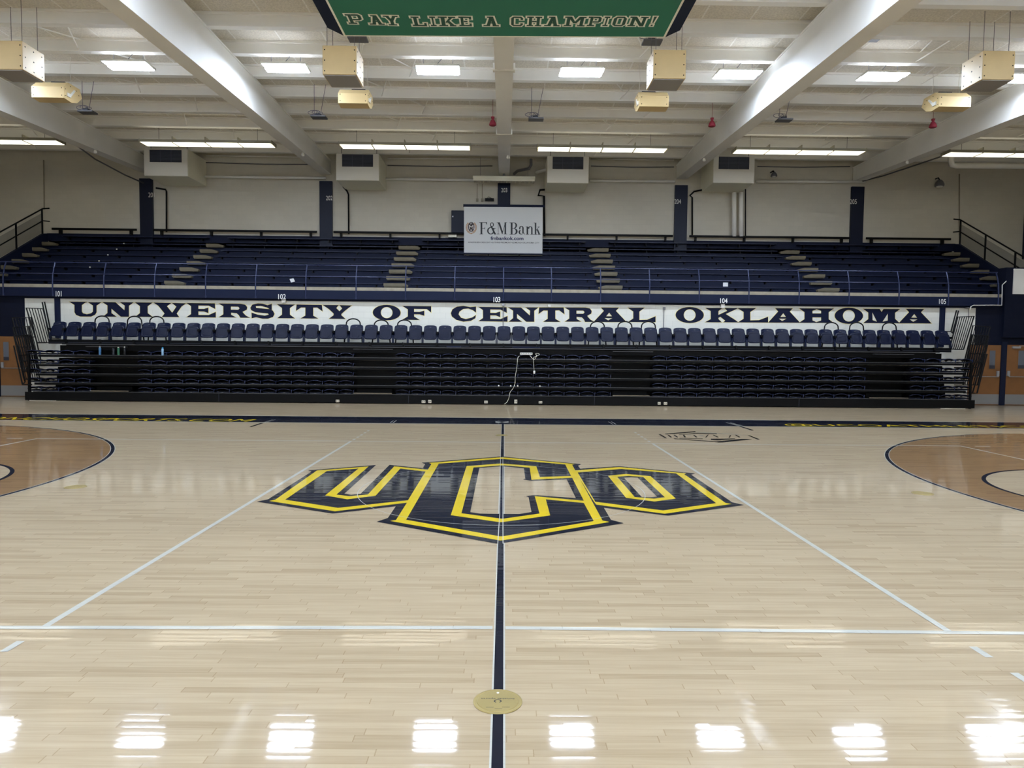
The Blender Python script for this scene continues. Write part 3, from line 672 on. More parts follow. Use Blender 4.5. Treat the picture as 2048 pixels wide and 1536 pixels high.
# cross bridging between joists
for yi in range(14, len(JY)-1):
    for bx in range(6):
        xm = cols[bx]+3.8+(.6 if yi % 2 else -.5)
        bm = NB(); tube(bm, [(xm, JY[yi]+.05, 9.8), (xm+.5, JY[yi+1]-.05, 10.05)], .018, 5); tube(bm, [(xm+.9, JY[yi]+.05, 10.05), (xm+.4, JY[yi+1]-.05, 9.8)], .018, 5); obj('bridging', bm, CEILP, ceil_)
def sof(y): return 8.44+.043*(abs(y-4)-1)
BL = {0: 'outermost white roof beam on the left', 1: 'white roof beam ending by the leftmost air unit', 2: 'white roof beam ending by the second air unit', 3: 'white roof beam in the middle, ending above the bank sign',
      4: 'white roof beam ending left of the rightmost air unit', 5: 'white roof beam at the right, above the round floodlight', 6: 'outermost white roof beam on the right'}
for i, x in enumerate(cols):
    t = thing('roof_beam', BL[i], 'beam', (x, 0, 0), group='tapered roof beams'); t['kind'] = 'structure'
    def strip(z0, z1, hw, nm):
        bm = NB(); ys = [-14, -6, 4, 12, YU-.02]
        pr = None
        for y in ys:
            q = [bm.verts.new((sx*hw, y, z)) for sx, z in ((-1, z0(y)), (1, z0(y)), (1, z1(y)), (-1, z1(y)))]
            if pr:
                for k in range(4): bm.faces.new((pr[k], pr[(k+1) % 4], q[(k+1) % 4], q[k]))
            else: bm.faces.new(q)
            pr = q
        bm.faces.new(pr); return obj(nm, bm, CEILP, t)
    strip(lambda y: sof(y), lambda y: sof(y)+.045, .225, 'bottom_flange')
    strip(lambda y: sof(y)+.045, lambda y: 9.70, .20 if i == 3 else .205, 'web')
    strip(lambda y: 9.70, lambda y: 9.738, .235, 'top_flange')
    if i == 3:
        for y in (8.35, 14.3):
            bm = NB(); s_ = sof(y); box(bm, -.26, .26, y-.06, y+.06, s_-.03, s_-.002)
            for sx in (-1, 1): box(bm, min(sx*.226, sx*.27), max(sx*.226, sx*.27), y-.09, y+.09, s_-.02, s_+.14)
            obj('splice_clamp', bm, WHITE, t)
    bm = NB(); y = 17.3; lathe(bm, (.15 if x < 0 else -.15, y, sof(y)-.13), [(.03, 0), (.06, .03), (.06, .07), (.04, .13)], 10); obj('alarm_cone', bm, WHITE, t)
# ---------------------------------------------------------------- high bay lamps
def cable(bm, a, b, r=.006): tube(bm, [a, b], r, 5)
def make_highbay(lab):
    t = thing('high_bay_lamp', lab, 'ceiling lamp', group='high bay lamps')
    bm = NB(); rbox(bm, -.60, .60, -.31, .31, .012, .07, .01, 1); rbox(bm, -.2, .2, -.12, .12, .07, .14, .01, 1); obj('housing', bm, WHITE, t)
    for dy, dx in ((-.16, .02), (.16, -.02)):
        bm = NB(); box(bm, -.57+dx, .57+dx, dy-.135, dy+.135, .0, .0125); obj('diffuser', bm, LAMP, t)
    for x in (-.38, .38):
        bm = NB(); box(bm, x-.14, x+.14, -.22, .22, .0705, .076); obj('added_uplight', bm, UPL, t)
    bm = NB()
    for x in (-.4, .4): cable(bm, (x, 0, .07), (x, 0, .34), .008)
    cable(bm, (-.05, .0, .14), (.1, .03, .34), .01); obj('hanger', bm, GREYM, t)
    bm = NB(); tube(bm, [(-1.0, 0, .34), (1.0, 0, .34)], .02, 6); obj('hanger_pipe', bm, CEILP, t)
    return t
HB = [(-60, 122), (257, 127), (572, 132), (876, 138), (1163, 140.5), (1475, 142.5), (1766, 143.5), (2052, 147)]
HBX = [atY(px, py, 10.55) for px, py in HB]
hb = make_highbay('x'); first = True
rows = [(10.55, 'lit high bay lamp, %s from the left in the visible ceiling row'), (3.6, 'lit high bay lamp, %s from the left in the row over the centre circle'),
        (-3.6, 'lit high bay lamp, %s from the left in the row over the near court half'), (-10.4, 'lit high bay lamp, %s from the left in the row behind the near sideline')]
for ry, lab in rows:
    for i, p in enumerate(HBX):
        loc = (p.x, ry, 9.40)
        if first: hb.location = loc; hb['label'] = lab % ordn(i+1); first = False
        else: dup(hb, loc, lab % ordn(i+1))
# ---------------------------------------------------------------- long louvred fluorescent fixtures
def make_long(lab, L=4.8):
    t = thing('fluorescent_fixture', lab, 'ceiling lamp', group='louvred fluorescent fixtures')
    bm = NB(); box(bm, -L/2, L/2, -.29, -.275, .0, .10); box(bm, -L/2, L/2, .275, .29, .0, .12)
    for x in (-L/2, L/2-.015): box(bm, x, x+.015, -.275, .275, -.0, .12)
    box(bm, -L/2+.015, L/2-.015, -.275, .275, .06, .075); obj('housing', bm, mat('dim_cream_metal', (150, 146, 128), .5), t)
    n = 4; w = (L-.06)/n
    for i in range(n):
        bm = NB(); x = -L/2+.03+w*i; box(bm, x+.02, x+w-.02, -.27, .27, .0, .008); obj('lens', bm, TUBE, t)
    bm = NB()
    for i in range(1, n): x = -L/2+.03+w*i; box(bm, x-.015, x+.015, -.295, .295, -.02, .2)
    for i in range(96):
        x = -L/2+.05+(L-.1)*i/95; box(bm, x-.003, x+.003, -.27, .27, -.006, -.001)
    obj('louvre', bm, mat('dim_cream_metal', (150, 146, 128), .5), t)
    for x in (-L/2+.6, L/2-.6):
        bm = NB(); cable(bm, (x, 0, .075), (x, 0, RZ+.01-9.16), .008); obj('hanger', bm, GREYM, t)
    bm = NB(); box(bm, -L/2+.05, L/2-.05, -.03, .03, .09, .12); obj('uplight_tube', bm, TUBE, t)
    return t
LF = [(-130, 279, 110, 284, 'at the far left edge'), (283, 283, 550, 290, 'above the leftmost air unit'), (682, 290, 940, 297, 'above the second air unit'),
      (1075, 296, 1332, 300, 'just right of the middle beam'), (1466, 297, 1728, 299, 'above the rightmost air unit'), (1888, 299, 2150, 300, 'at the far right edge')]
lf = None
for x0, y0, x1, y1, w_ in LF:
    a, b = atY(x0, y0, 17.1), atY(x1, y1, 17.1); loc = ((a.x+b.x)/2, 17.1, 9.16); lab = 'long lit louvred fluorescent fixture '+w_
    if lf is None: lf = make_long(lab); lf.location = loc
    else: dup(lf, loc, lab)
# unlit fixture below the middle beam
t = thing('unlit_fixture', 'unlit louvred fixture under the beam above the bank sign', 'ceiling lamp', (atY(1008, 360, 20.6).x, 20.6, atY(1008, 364, 20.6).z))
bm = NB(); rbox(bm, -1.3, 1.3, -.2, .2, .1, .2, .01, 1); obj('housing', bm, CREAM, t)
bm = NB()
for i in range(40): x = -1.25+2.5*i/39; box(bm, x-.01, x+.01, -.19, .19, .0, .1)
box(bm, -1.28, 1.28, -.2, -.185, 0, .1); obj('louvre', bm, CREAM, t)
bm = NB(); cable(bm, (-1, 0, .2), (-1, 0, 1.0)); cable(bm, (1, 0, .2), (1, 0, 1.0)); tube(bm, [(0, 0, .2), (0, 0, .34)], .04); obj('hanger', bm, GREYM, t)
# ---------------------------------------------------------------- heating units on the upper wall
HV = [(288, 375, 297, 352, 299, 363, 300, 324, 'cream box-shaped air unit at the far left'), (672, 758, 307, 361, 684, 746, 308, 333, 'cream box-shaped air unit left of the bank sign'),
      (1094, 1178, 312, 366, 1105, 1167, 313, 338, 'cream box-shaped air unit right of the bank sign'), (1426, 1510, 312, 366, 1437, 1499, 313, 338, 'cream box-shaped air unit above the fat riser pipes')]
YF = 19.55
for x0, x1, y0, y1, a0, a1, b0, b1, lab in HV:
    A, B = atY(x0, y1, YF), atY(x1, y0, YF); zt = atY((x0+x1)/2, y0, YF).z; zb_ = atY((x0+x1)/2, y1, YF).z
    t = thing('air_unit', lab, 'air unit', ((A.x+B.x)/2, YU, zb_), group='air units on the upper wall')
    w = (B.x-A.x)/2; h = zt-zb_; d = YU-YF
    g0, g1 = atY(a0, b1, YF), atY(a1, b0, YF); gx0, gx1, gz0, gz1 = g0.x-t.location.x, g1.x-t.location.x, g0.z-zb_, min(g1.z-zb_, h-.03)
    bm = NB()
    rbox(bm, -w, w, -d+.02, -.003, 0, h, .012, 1); obj('cabinet', bm, CREAM, t)
    bm = NB(); y = -d+.02
    box(bm, -w+.01, gx0, y-.02, y, .01, h-.01); box(bm, gx1, w-.01, y-.02, y, .01, h-.01); box(bm, gx0, gx1, y-.02, y, .01, gz0); box(bm, gx0, gx1, y-.02, y, gz1, h-.01); obj('front_panel', bm, WHITE, t)
    bm = NB(); box(bm, gx0, gx1, y-.004, y-.001, gz0, gz1); obj('air_grille', bm, DARK, t)
    bm = NB()
    for k in (1, 2): x = gx0+(gx1-gx0)*k/3; box(bm, x-.012, x+.012, y-.018, y-.004, gz0, gz1)
    for k in range(1, 9): z = gz0+(gz1-gz0)*k/9; box(bm, gx0, gx1, y-.012, y-.004, z-.004, z+.004)
    obj('grille_bars', bm, mat('grille_bar', (70, 76, 92), .4), t)
    for sx in (-1, 1):
        bm = NB(); cable(bm, (sx*(w-.15), -d+.3, h), (sx*(w-.15), -d+.3, RZ+.01-zb_), .012); obj('hanger_rod', bm, GREYM, t)
# ---------------------------------------------------------------- pipes on the upper wall
def pipe(pts, r, m, lab, Y=None, name='wall_pipe'):
    P = []
    for q in pts: P.append(atY(q[0], q[1], q[2] if len(q) > 2 else Y))
    bm = NB(); tube(bm, P, r, 8); return tag(obj(name, bm, m, smooth=True), lab, 'pipe')
YP = YU-.14
pipe([(312, 376), (331, 379), (333, 383), (333, 464)], .035, BLACK, 'black pipe on the wall by the leftmost air unit', YP)
pipe([(686, 373), (694, 382), (697, 389), (697.5, 468)], .035, BLACK, 'black pipe on the wall by the second air unit', YP)
pipe([(1094, 379, YP-.1), (1080, 380, YP-.1), (1076.5, 391), (1088, 392), (1089, 472)], .045, BLACK, 'black cranked pipe beside the bank sign', YP)
pipe([(1404, 380), (1388, 383), (1380, 391), (1384.5, 395), (1384.5, 470)], .035, BLACK, 'black cranked pipe by the rightmost air unit', YP)
pipe([(1468, 385), (1468, 473)], .10, CEILP, 'fat white riser pipe, left of the pair under the fourth air unit', YP-.06)
pipe([(1482, 385), (1482, 473)], .10, CEILP, 'fat white riser pipe, right of the pair under the fourth air unit', YP-.06)
pipe([(1491, 378), (1491, 472)], .025, BLACK, 'thin dark pipe beside the pair of fat white pipes', YP)
pipe([(87, 320), (88.5, 418)], .02, CONC, 'thin brown conduit on the wall above the left guard rail', YU-.03)
pipe([(1919, 348), (1919, 470)], .02, CONC, 'thin conduit on the wall above the right guard rail', YU-.03)
for x0, y0, x1, y1, w_ in ((378, 353.5, 652, 356, 'above the leftmost air unit'), (770, 358, 1000, 361, 'above the second air unit'), (1180, 361.5, 1350, 363, 'just right of the middle beam'), (1512, 363, 1730, 364, 'above the rightmost air unit')):
    pipe([(x0, y0), (x1, y1)], .055, CEILP, 'white horizontal pipe along the top of the wall '+w_, YP)
for x0, y0, x1, y1, w_ in ((412, 325, 648, 329, 'above the leftmost air unit'), (775, 331, 985, 332, 'above the second air unit'), (1182, 332, 1348, 334, 'just right of the middle beam'), (1515, 333, 1700, 333, 'above the rightmost air unit')):
    pipe([(x0, y0), ((x0+x1)/2, (y0+y1)/2+1.5), (x1, y1)], .02, GREYM, 'thin cable tray line high on the wall '+w_, YU-.05, 'wall_cable')
    pipe([(x0, y0-14), (x1, y1-14)], .03, CEILP, 'white rail high on the wall '+w_, YU-.05, 'wall_rail')
pipe([(1902, 306, 18.6), (1902, 322, 18.6), (1904, 330, 18.6), (1912, 331.5, 18.6), (2130, 333, 18.6)], .11, CEILP, 'fat white pipe bending along the ceiling at upper right', 18.6, 'overhead_pipe')
pipe([(1073, 345, 21.0), (1088, 341, 20.5), (1092, 340, 20.4), (1094, 339.5, 20.4)], .075, CEILP, 'white branch pipe right of the middle beam', 20.6, 'overhead_pipe')
pipe([(1062, 318, 20.0), (1062, 330, 20.0), (1058, 337, 20.2), (1035, 342, 20.6), (1028, 348, 20.8)], .06, GREYM, 'dark elbow pipe hanging right of the middle beam', 20.4, 'overhead_pipe')
pipe([(118, 265, 17.5), (190, 318, 18.6), (250, 350, 20.2), (287, 366, 21.1)], .03, GREYM, 'grey conduit running down beside the left roof beam', 19, 'conduit')
pipe([(1725, 362, 21.1), (1765, 352, 20.6), (1850, 324, 19), (1900, 307, 18)], .03, GREYM, 'grey conduit running down beside the right roof beam', 19, 'conduit')
# conduit around the balcony end
bm = NB(); P = [atY(*q, YW-.2) for q in ((1940, 622), (1942, 613), (1947, 610.5), (2003.5, 610.5), (2004, 595), (2004.5, 570), (2013, 562))]
tube(bm, P, .014, 6); tag(obj('conduit', bm, WHITE, smooth=True), 'thin white conduit bent around the right end of the balcony edge', 'conduit')
# small things on and above the wall
def flood(px, py, Y, r, lab):
    p = atY(px, py, Y); t = thing('floodlight', lab, 'floodlight', p)
    bm = NB(); lathe(bm, (0, 0, 0), [(r*.4, r*.9), (r*.75, r*.5), (r, -.1*r), (r*.95, -r*.5)], 14); obj('reflector', bm, GREYM, t, smooth=True)
    bm = NB(); lathe(bm, (0, 0, 0), [(r*.6, -r*.75), (r*.7, -r*.52)], 12); obj('lens', bm, WHITE, t)
    bm = NB(); tube(bm, [(0, 0, r*.9), (0, .1, r*1.5), (0, YU-Y, r*1.5)], .025); obj('bracket', bm, BLACK, t)
flood(1879, 368, 21.0, .19, 'round caged floodlight on the wall at the far right')
flood(1548, 350, 20.9, .13, 'small dark floodlight on the wall right of the rightmost air unit')
def devices(px, py, Y, lab):
    p = atY(px, py, Y); t = thing('ceiling_device', lab, 'ceiling device', p, group='dark devices under the joists')
    bm = NB(); rbox(bm, -.24, .24, -.16, .16, -.02, .03, .008, 1); obj('plate', bm, GREYM, t)
    bm = NB(); rbox(bm, -.1, .06, -.08, .08, .03, .11, .01, 1); obj('junction_box', bm, DARK, t)
    bm = NB()
    for k, (r, a) in enumerate(((.1, .2), (.13, -.3), (.08, .6))):
        tube(bm, [(-.12+r*math.cos(u)*1.3+a*.2, .05*k-.05, .12+r*.5*math.sin(u)+.03) for u in [2*PI*j/12 for j in range(13)]], .008, 5, False)
    cable(bm, (.05, 0, .1), (.22, 0, RZ+.01-p.z), .008); cable(bm, (-.15, 0, .03), (-.15, 0, RZ+.01-p.z), .008); obj('coiled_cable', bm, mat('violet_grey_cable', (92, 90, 118), .5), t)
devices(175, 225, 13.6, 'dark ceiling device with coiled cable near the left wooden boxes')
devices(638, 235, 13.6, 'dark ceiling device with coiled cable below the second lamp')
devices(1072, 239, 13.6, 'dark ceiling device with coiled cable right of the middle beam')
devices(1568, 241, 13.6, 'dark ceiling device with coiled cable right of the beam beside the right banner end')
devices(1742, 78, 9.6, 'dark ceiling device with coiled cable against the right roof beam')
devices(716, 79, 9.0, 'dark ceiling device behind the left end of the green banner')
devices(1304, 85, 9.0, 'dark ceiling device behind the right end of the green banner')
RED = mat('dull_red_fabric', (140, 34, 52), .7)
for px, py, w_ in ((985.5, 244, 'left of the middle beam'), (1424, 246, 'between the middle and right beams'), (1866, 248, 'near the upper right speaker boxes')):
    p = atY(px, py, 13.7); bm = NB(); lathe(bm, (p.x, p.y, p.z), [(.09, -.12), (.12, -.10), (.10, -.02), (.055, .06), (.03, .08), (.05, .11), (.06, .16), (.02, .17)], 10)
    cable(bm, (p.x, p.y, p.z+.17), (p.x, p.y, 9.742)); tag(obj('red_bell', bm, RED, smooth=True), 'small dull red bell-shaped hanging '+w_, 'hanging ornament', 'red hangings under the roof')
# ---------------------------------------------------------------- plywood speaker boxes
def bigbox(x0, x1, y0, y1, Y, lab):
    A, B = atY(x0, y1, Y), atY(x1, y0, Y); cx_ = (A.x+B.x)/2; w = (B.x-A.x)/2; z0 = atY((x0+x1)/2, y1, Y).z; h = atY((x0+x1)/2, y0, Y).z-z0
    t = thing('plywood_speaker_box', lab, 'speaker box', (cx_, Y, z0), group='large plywood speaker boxes')
    bm = NB(); rbox(bm, -w, w, 0, 2*w, .02, h, .008, 1); obj('box_shell', bm, PLY, t)
    bm = NB(); box(bm, -w+.03, w-.03, .03, 2*w-.03, 0, .0195); obj('speaker_grille', bm, mat('speaker_cloth', (150, 146, 142), .8), t)
    bm = NB()
    for sx in (-1, 1):
        for z in (.1, h/2, h-.1):
            cbox(bm, (sx*(w-.05), -.003, z), (.025, .006, .025))
            for yy in (.1, w, 2*w-.1): cbox(bm, (sx*(w+.003), yy, z), (.006, .025, .025))
    obj('screw_heads', bm, BLACK, t)
    bm = NB()
    for sx in (-1, 1):
        for y in (.12, 2*w-.12): bm = NB(); cable(bm, (sx*(w-.08), y, h), (sx*(w-.08), y, RZ+.01-z0), .007); obj('hanging_cable', bm, GREYM, t)
    return t
bigbox(-22, 44, 81, 140, 8.1, 'large plywood speaker box hanging at the left edge of the view')
bigbox(645, 713, 91, 150.5, 8.1, 'large plywood speaker box hanging below the left end of the banner')
bigbox(1306, 1372.5, 99.5, 158.5, 8.1, 'large plywood speaker box hanging below the right end of the banner')
bigbox(1964, 2031, 101.5, 160.5, 8.1, 'large plywood speaker box hanging at the upper right')
def smallbox(x0, x1, y0, y1, Y, sgn, lab):
    A, B = atY(x0, y1, Y), atY(x1, y0, Y); z0 = atY((x0+x1)/2, y1, Y).z; w = (B.x-A.x)/2; h = atY((x0+x1)/2, y0, Y).z-z0
    t = thing('angled_speaker_box', lab, 'speaker box', ((A.x+B.x)/2, Y, z0), group='small angled plywood speaker boxes')
    # six-sided side profile, extruded across; back turned to the court
    pr = [(0, 0), (.0, h*.62), (.22, h), (.75, h), (.86, h*.55), (.62, .06), (.35, -.02)]
    bm = NB(); prism(bm, [Vector((-w, y, z)) for y, z in pr], (2*w, 0, 0)); obj('box_shell', bm, PLY, t)
    bm = NB(); s_ = sgn; xx = s_*(w+.003)
    for y, z in ((.06, .08), (.08, h*.55), (.3, h-.08), (.6, h-.1), (.7, .3)): cbox(bm, (xx, y, z), (.006, .022, .022))
    for sx in (-1, 1):
        for z in (.07, h*.55): cbox(bm, (sx*(w-.06), -.003, z), (.022, .006, .022))
    obj('screw_heads', bm, BLACK, t)
    bm = NB(); prism(bm, [Vector((s_*(w+.001), y, z)) for y, z in ((.2, .12), (.27, .1), (.52, h*.72), (.46, h*.76))], (s_*.02, 0, 0)); cbox(bm, (s_*(w+.02), .2, .14), (.03, .16, .1)); obj('tilt_bracket', bm, WHITE, t)
    bm = NB(); rbox(bm, -.2+s_*.1, .2+s_*.1, .3, .6, h, h+.06, .01, 1); obj('connector_plate', bm, DARK, t)
    bm = NB()
    for q in (-1, 1): bm = NB(); tube(bm, [(q*(w-.05), .45, h-.01), (q*(w-.09), .45, (RZ-z0+h)/2), (q*(w-.05), .45, RZ+.01-z0)], .007, 5); obj('hanging_cable', bm, WHITE, t)
YS = 11.3
smallbox(63, 127, 159, 195, YS, 1, 'small angled plywood speaker box beside the left edge box')
smallbox(676, 735, 174, 206.5, YS, 1, 'small angled plywood speaker box under the left banner-end box')
smallbox(1279, 1338, 179, 213, YS, -1, 'small angled plywood speaker box under the right banner-end box')
smallbox(1878, 1943, 180, 213.5, YS, -1, 'small angled plywood speaker box beside the upper right box')
# ---------------------------------------------------------------- green overhead board
ZB = 8.0
GRN = mat('banner_green', (46, 122, 98), .6, noise=(1.2, .06)); GRND = mat('banner_dark_green', (40, 84, 68), .6); CRM = mat('banner_cream', (255, 253, 240), .55)
t = thing('overhead_banner_board', 'green overhead board reading PAY LIKE A CHAMPION!', 'board', (0, 0, 0))
gl, gr = -3.233, 3.148; yf = 5.285
oct_ = [(gl, yf), (-3.474, 4.946), (-3.46, 1.9), (gl, 1.6), (gr, 1.5), (3.35, 1.85), (3.367, 4.825), (gr, 5.137)]
bm = NB(); prism(bm, [Vector((x, y, ZB+.012)) for x, y in oct_], (0, 0, .28)); obj('housing', bm, NAVYD, t)
bm = NB(); prism(bm, [Vector((x, y, ZB+.006)) for x, y in ((gl, yf), (gl, 1.6), (gr, 1.5), (gr, 5.137))], (0, 0, .0055)); obj('cream_border', bm, CRM, t)
bm = NB(); prism(bm, [Vector((x, y, ZB)) for x, y in ((gl+.045, yf-.055), (gl+.045, 1.65), (gr-.045, 1.55), (gr-.045, 5.137-.055))], (0, 0, .0055)); obj('green_panel', bm, GRN, t)
def R(x0, x1, y0, y1): return [(x0, y0), (x1, y0), (x1, y1), (x0, y1)]
VG = {
 'P': [R(.9, 2.4, 0, 7), R(0, 3.5, 0, 1.2), R(0, 1.2, 5.8, 7), R(2.2, 5, 5.7, 7), [(4.5, 2.6), (5, 2.6), (6, 3.5), (6, 6.1), (5, 7), (4.5, 7)], R(2.2, 4.8, 2.6, 3.8)],
 'A': [[(1, 0), (2.6, 0), (3.8, 7), (2.4, 7)], [(3.6, 0), (5.2, 0), (3.9, 7), (2.4, 7)], R(0, 2.7, 0, 1.1), R(3.4, 6, 0, 1.1), R(1.9, 4.2, 2, 3), R(1.4, 3.8, 6, 7)],
 'Y': [R(2.2, 3.8, 0, 3.6), R(1.2, 4.8, 0, 1.1), [(.6, 7), (2.2, 7), (3.8, 3.2), (2.2, 3.2)], [(5.4, 7), (3.8, 7), (2.2, 3.2), (3.8, 3.2)], R(0, 2.6, 6, 7), R(3.5, 6, 6, 7)],
 'L': [R(.9, 2.5, 0, 7), R(0, 5.8, 0, 1.3), R(0, 3.4, 5.9, 7), R(4.8, 6, 0, 2.6)],
 'I': [R(2.2, 3.8, 0, 7), R(.8, 5.2, 0, 1.2), R(.8, 5.2, 5.8, 7)],
 'K': [R(.9, 2.4, 0, 7), R(0, 3.2, 0, 1.1), R(0, 3.2, 5.9, 7), [(2.2, 2.8), (3, 2.4), (5.2, 6.4), (4, 6.8)], [(2.7, 3.6), (3.8, 4.2), (5.6, .6), (4, .4)], R(3.6, 6, 0, 1.1), R(3.4, 6, 5.9, 7)],
 'E': [R(.9, 2.4, 0, 7), R(0, 6, 0, 1.2), R(0, 6, 5.8, 7), R(2.2, 4.2, 2.9, 4.1), R(4.7, 6, 0, 2.3), R(4.7, 6, 4.8, 7)],
 'C': [[(0, 1.2), (1.2, 0), (1.6, 0), (1.6, 7), (1.2, 7), (0, 5.8)], R(1.2, 5, 0, 1.2), R(1.2, 5, 5.8, 7), [(4.5, 0), (5, 0), (6, 1.2), (6, 2.4), (4.5, 2.4)], [(4.5, 7), (5, 7), (6, 5.8), (6, 4.5), (4.5, 4.5)]],
 'H': [R(.8, 2.2, 0, 7), R(3.8, 5.2, 0, 7), R(2, 4, 2.9, 4.1), R(0, 2.8, 0, 1.1), R(3.2, 6, 0, 1.1), R(0, 2.8, 5.9, 7), R(3.2, 6, 5.9, 7)],
 'M': [R(.6, 1.7, 0, 7), R(4.3, 5.4, 0, 7), R(0, 2.3, 0, 1.1), R(3.7, 6, 0, 1.1), R(0, 1.8, 5.9, 7), R(4.2, 6, 5.9, 7), [(.8, 7), (2, 7), (3.5, 2.2), (2.5, 2.2)], [(5.2, 7), (4, 7), (2.5, 2.2), (3.5, 2.2)]],
 'O': [[(0, 1.4), (1.3, 0), (1.7, 0), (1.7, 7), (1.3, 7), (0, 5.6)], R(1.3, 4.7, 0, 1.2), R(1.3, 4.7, 5.8, 7), [(4.3, 0), (4.7, 0), (6, 1.4), (6, 5.6), (4.7, 7), (4.3, 7)]],
 'N': [R(.7, 2.0, 0, 7), R(4.2, 5.4, 0, 7), R(0, 2.7, 0, 1.1), R(0, 1.6, 5.9, 7), R(3.4, 6, 5.9, 7), [(.8, 7), (2.2, 7), (5.4, 0), (4, 0)]],
 '!': [[(2, 7), (4.4, 7), (3.8, 2.4), (2.6, 2.4)], R(2.3, 4.1, 0, 1.3)],
}
BX = [(696, 730), (738, 772), (770, 803), None, (824, 856.5), (858, 878), (877, 915), (917, 946), None, (965, 1000), None, (1020, 1047.5), (1051, 1084.5), (1086, 1121), (1125, 1171), (1171, 1201), (1200, 1219), (1221, 1250.5), (1252, 1292), (1292, 1312)]
b1, b2 = NB(), NB()
for j, (ch_, bx) in enumerate(zip('PAY LIKE A CHAMPION!', BX)):
    if not bx: continue
    yb_ = {0: 47.5, 1: 49, 2: 50.5}.get(j, 52); yt_ = {0: 27.5, 1: 29.5, 2: 30.5}.get(j, 32.2)
    p0, p1 = atZ(bx[0]+1.5, yb_, ZB), atZ(bx[1]-1.5, yb_, ZB); q = atZ(bx[0], yt_, ZB)
    y0, y1 = p0.y, q.y; 
    for k, poly in enumerate(VG[ch_]):
        wx = (p1.x-p0.x); P = [(p0.x+u/6*wx, y0+v/7*(y1-y0)) for u, v in poly]
        flat(b1, [offset(P, .026)], lambda a, b, k=k: (a, b, ZB-.002-.0001*k)); flat(b2, [offset(P, -.006)], lambda a, b, k=k: (a, b, ZB-.005-.0001*k))
facing(b1, (0, 0, -1)); facing(b2, (0, 0, -1)); obj('lettering_outline', b1, CRM, t, flat=True); obj('lettering_fill', b2, GRND, t, flat=True)
bm = NB()
for x, y in ((-3, 4.9), (3, 4.8), (-3, 2), (3, 2)): bm = NB(); cable(bm, (x, y, ZB+.29), (x, y, RZ+.01), .012); obj('hanging_cable', bm, GREYM, t)
# ---------------------------------------------------------------- bank sign
YB = TY[5]+.44
Z_ = lambda x, y: atY(x, y, YB)
t = thing('sponsor_sign', 'white bank advertising sign with navy top bar on the upper seating', 'sign', Z_(1006, 512))
O = t.location
def sp(x, y, dy=0): p = Z_(x, y)-O; return Vector((p.x, dy, p.z))
BS = 2032/224.9; sx_ = lambda x: 900+x/9.036; sy_ = lambda y: 360+y/9.036
bm = NB(); prism(bm, [sp(928, 413.5), sp(1085.5, 414.5), sp(1084.8, 511.5), sp(928, 510.3)], (0, .06, 0)); obj('sign_face', bm, mat('sign_white', (214, 216, 216), .55), t)
bm = NB(); prism(bm, [sp(926.5, 408.5, -.02), sp(1089, 410, -.02), sp(1089, 414.6, -.02), sp(926.5, 413.2, -.02)], (0, .14, 0)); obj('top_bar', bm, NAVY, t)
bm = NB()
for x in (935, 1078): prism(bm, [sp(x-3, 414, .07), sp(x+3, 414, .07), sp(x+3, 511, .07), sp(x-3, 511, .07)], (0, .05, 0))
obj('back_post', bm, GREYM, t)
def sq(x, y, dy=-.004): return sp(sx_(x), sy_(y), dy)
INK = mat('sign_ink', (26, 30, 36), .5); INKN = mat('sign_ink_navy', (22, 24, 78), .5)
bm = NB(); kk = [0]
def pg(pts):
    kk[0] += 1; vv = [bm.verts.new(sq(x, y, -.003-.00005*kk[0])) for x, y in pts]; bm.faces.new(vv)
def rr(x0, x1, y0, y1): pg([(x0, y0), (x1, y0), (x1, y1), (x0, y1)])
def arc(cx_, cy_, rx, ry, a0, a1, wv, wh, n=14):
    """elliptic stroke: thick (wv) at its sides, thin (wh) at top and bottom"""
    pr = None; kk[0] += 1
    for i in range(n+1):
        a = math.radians(a0+(a1-a0)*i/n); w_ = wh+(wv-wh)*abs(math.cos(a))
        q = [bm.verts.new(sq(cx_+(rx-s_*w_)*math.cos(a), cy_+(ry-s_*w_*min(1, ry/rx+.2))*math.sin(a), -.003-.00005*kk[0])) for s_ in (0, 1)]
        if pr: bm.faces.new((pr[0], pr[1], q[1], q[0]))
        pr = q
# F
rr(552, 584, 765, 980); rr(527, 662, 763, 773); rr(535, 600, 972, 981); pg([(640, 763), (668, 763), (668, 822), (660, 800)]); rr(584, 630, 868, 876); pg([(620, 872), (632, 845), (632, 905)])
# ampersand
arc(758, 808, 34, 42, 0, 360, 17, 10, 24); arc(738, 918, 68, 66, 40, 330, 26, 12, 24); pg([(728, 832), (752, 826), (836, 985), (800, 985)]); rr(770, 828, 868, 876); pg([(796, 872), (806, 876), (778, 965), (766, 960)])
# M
rr(868, 875, 770, 980); rr(845, 895, 972, 981); rr(845, 900, 765, 773); pg([(866, 765), (900, 765), (955, 935), (940, 980)]); pg([(938, 980), (948, 980), (1004, 765), (996, 765)]); rr(986, 1014, 765, 980); rr(968, 1032, 972, 981); rr(990, 1032, 765, 773)
# B
rr(1098, 1130, 768, 985); rr(1075, 1160, 768, 777); rr(1075, 1165, 978, 987); rr(1130, 1160, 868, 876); arc(1158, 822, 54, 54, -90, 90, 30, 9); arc(1160, 930, 62, 57, -90, 90, 34, 9)
# a
rr(1306, 1332, 865, 965); arc(1290, 872, 42, 42, 180, 360, 26, 9); pg([(1248, 872), (1272, 866), (1270, 892), (1250, 892)]); arc(1288, 942, 50, 44, 60, 250, 28, 9); arc(1352, 955, 24, 32, 90, 180, 14, 9)
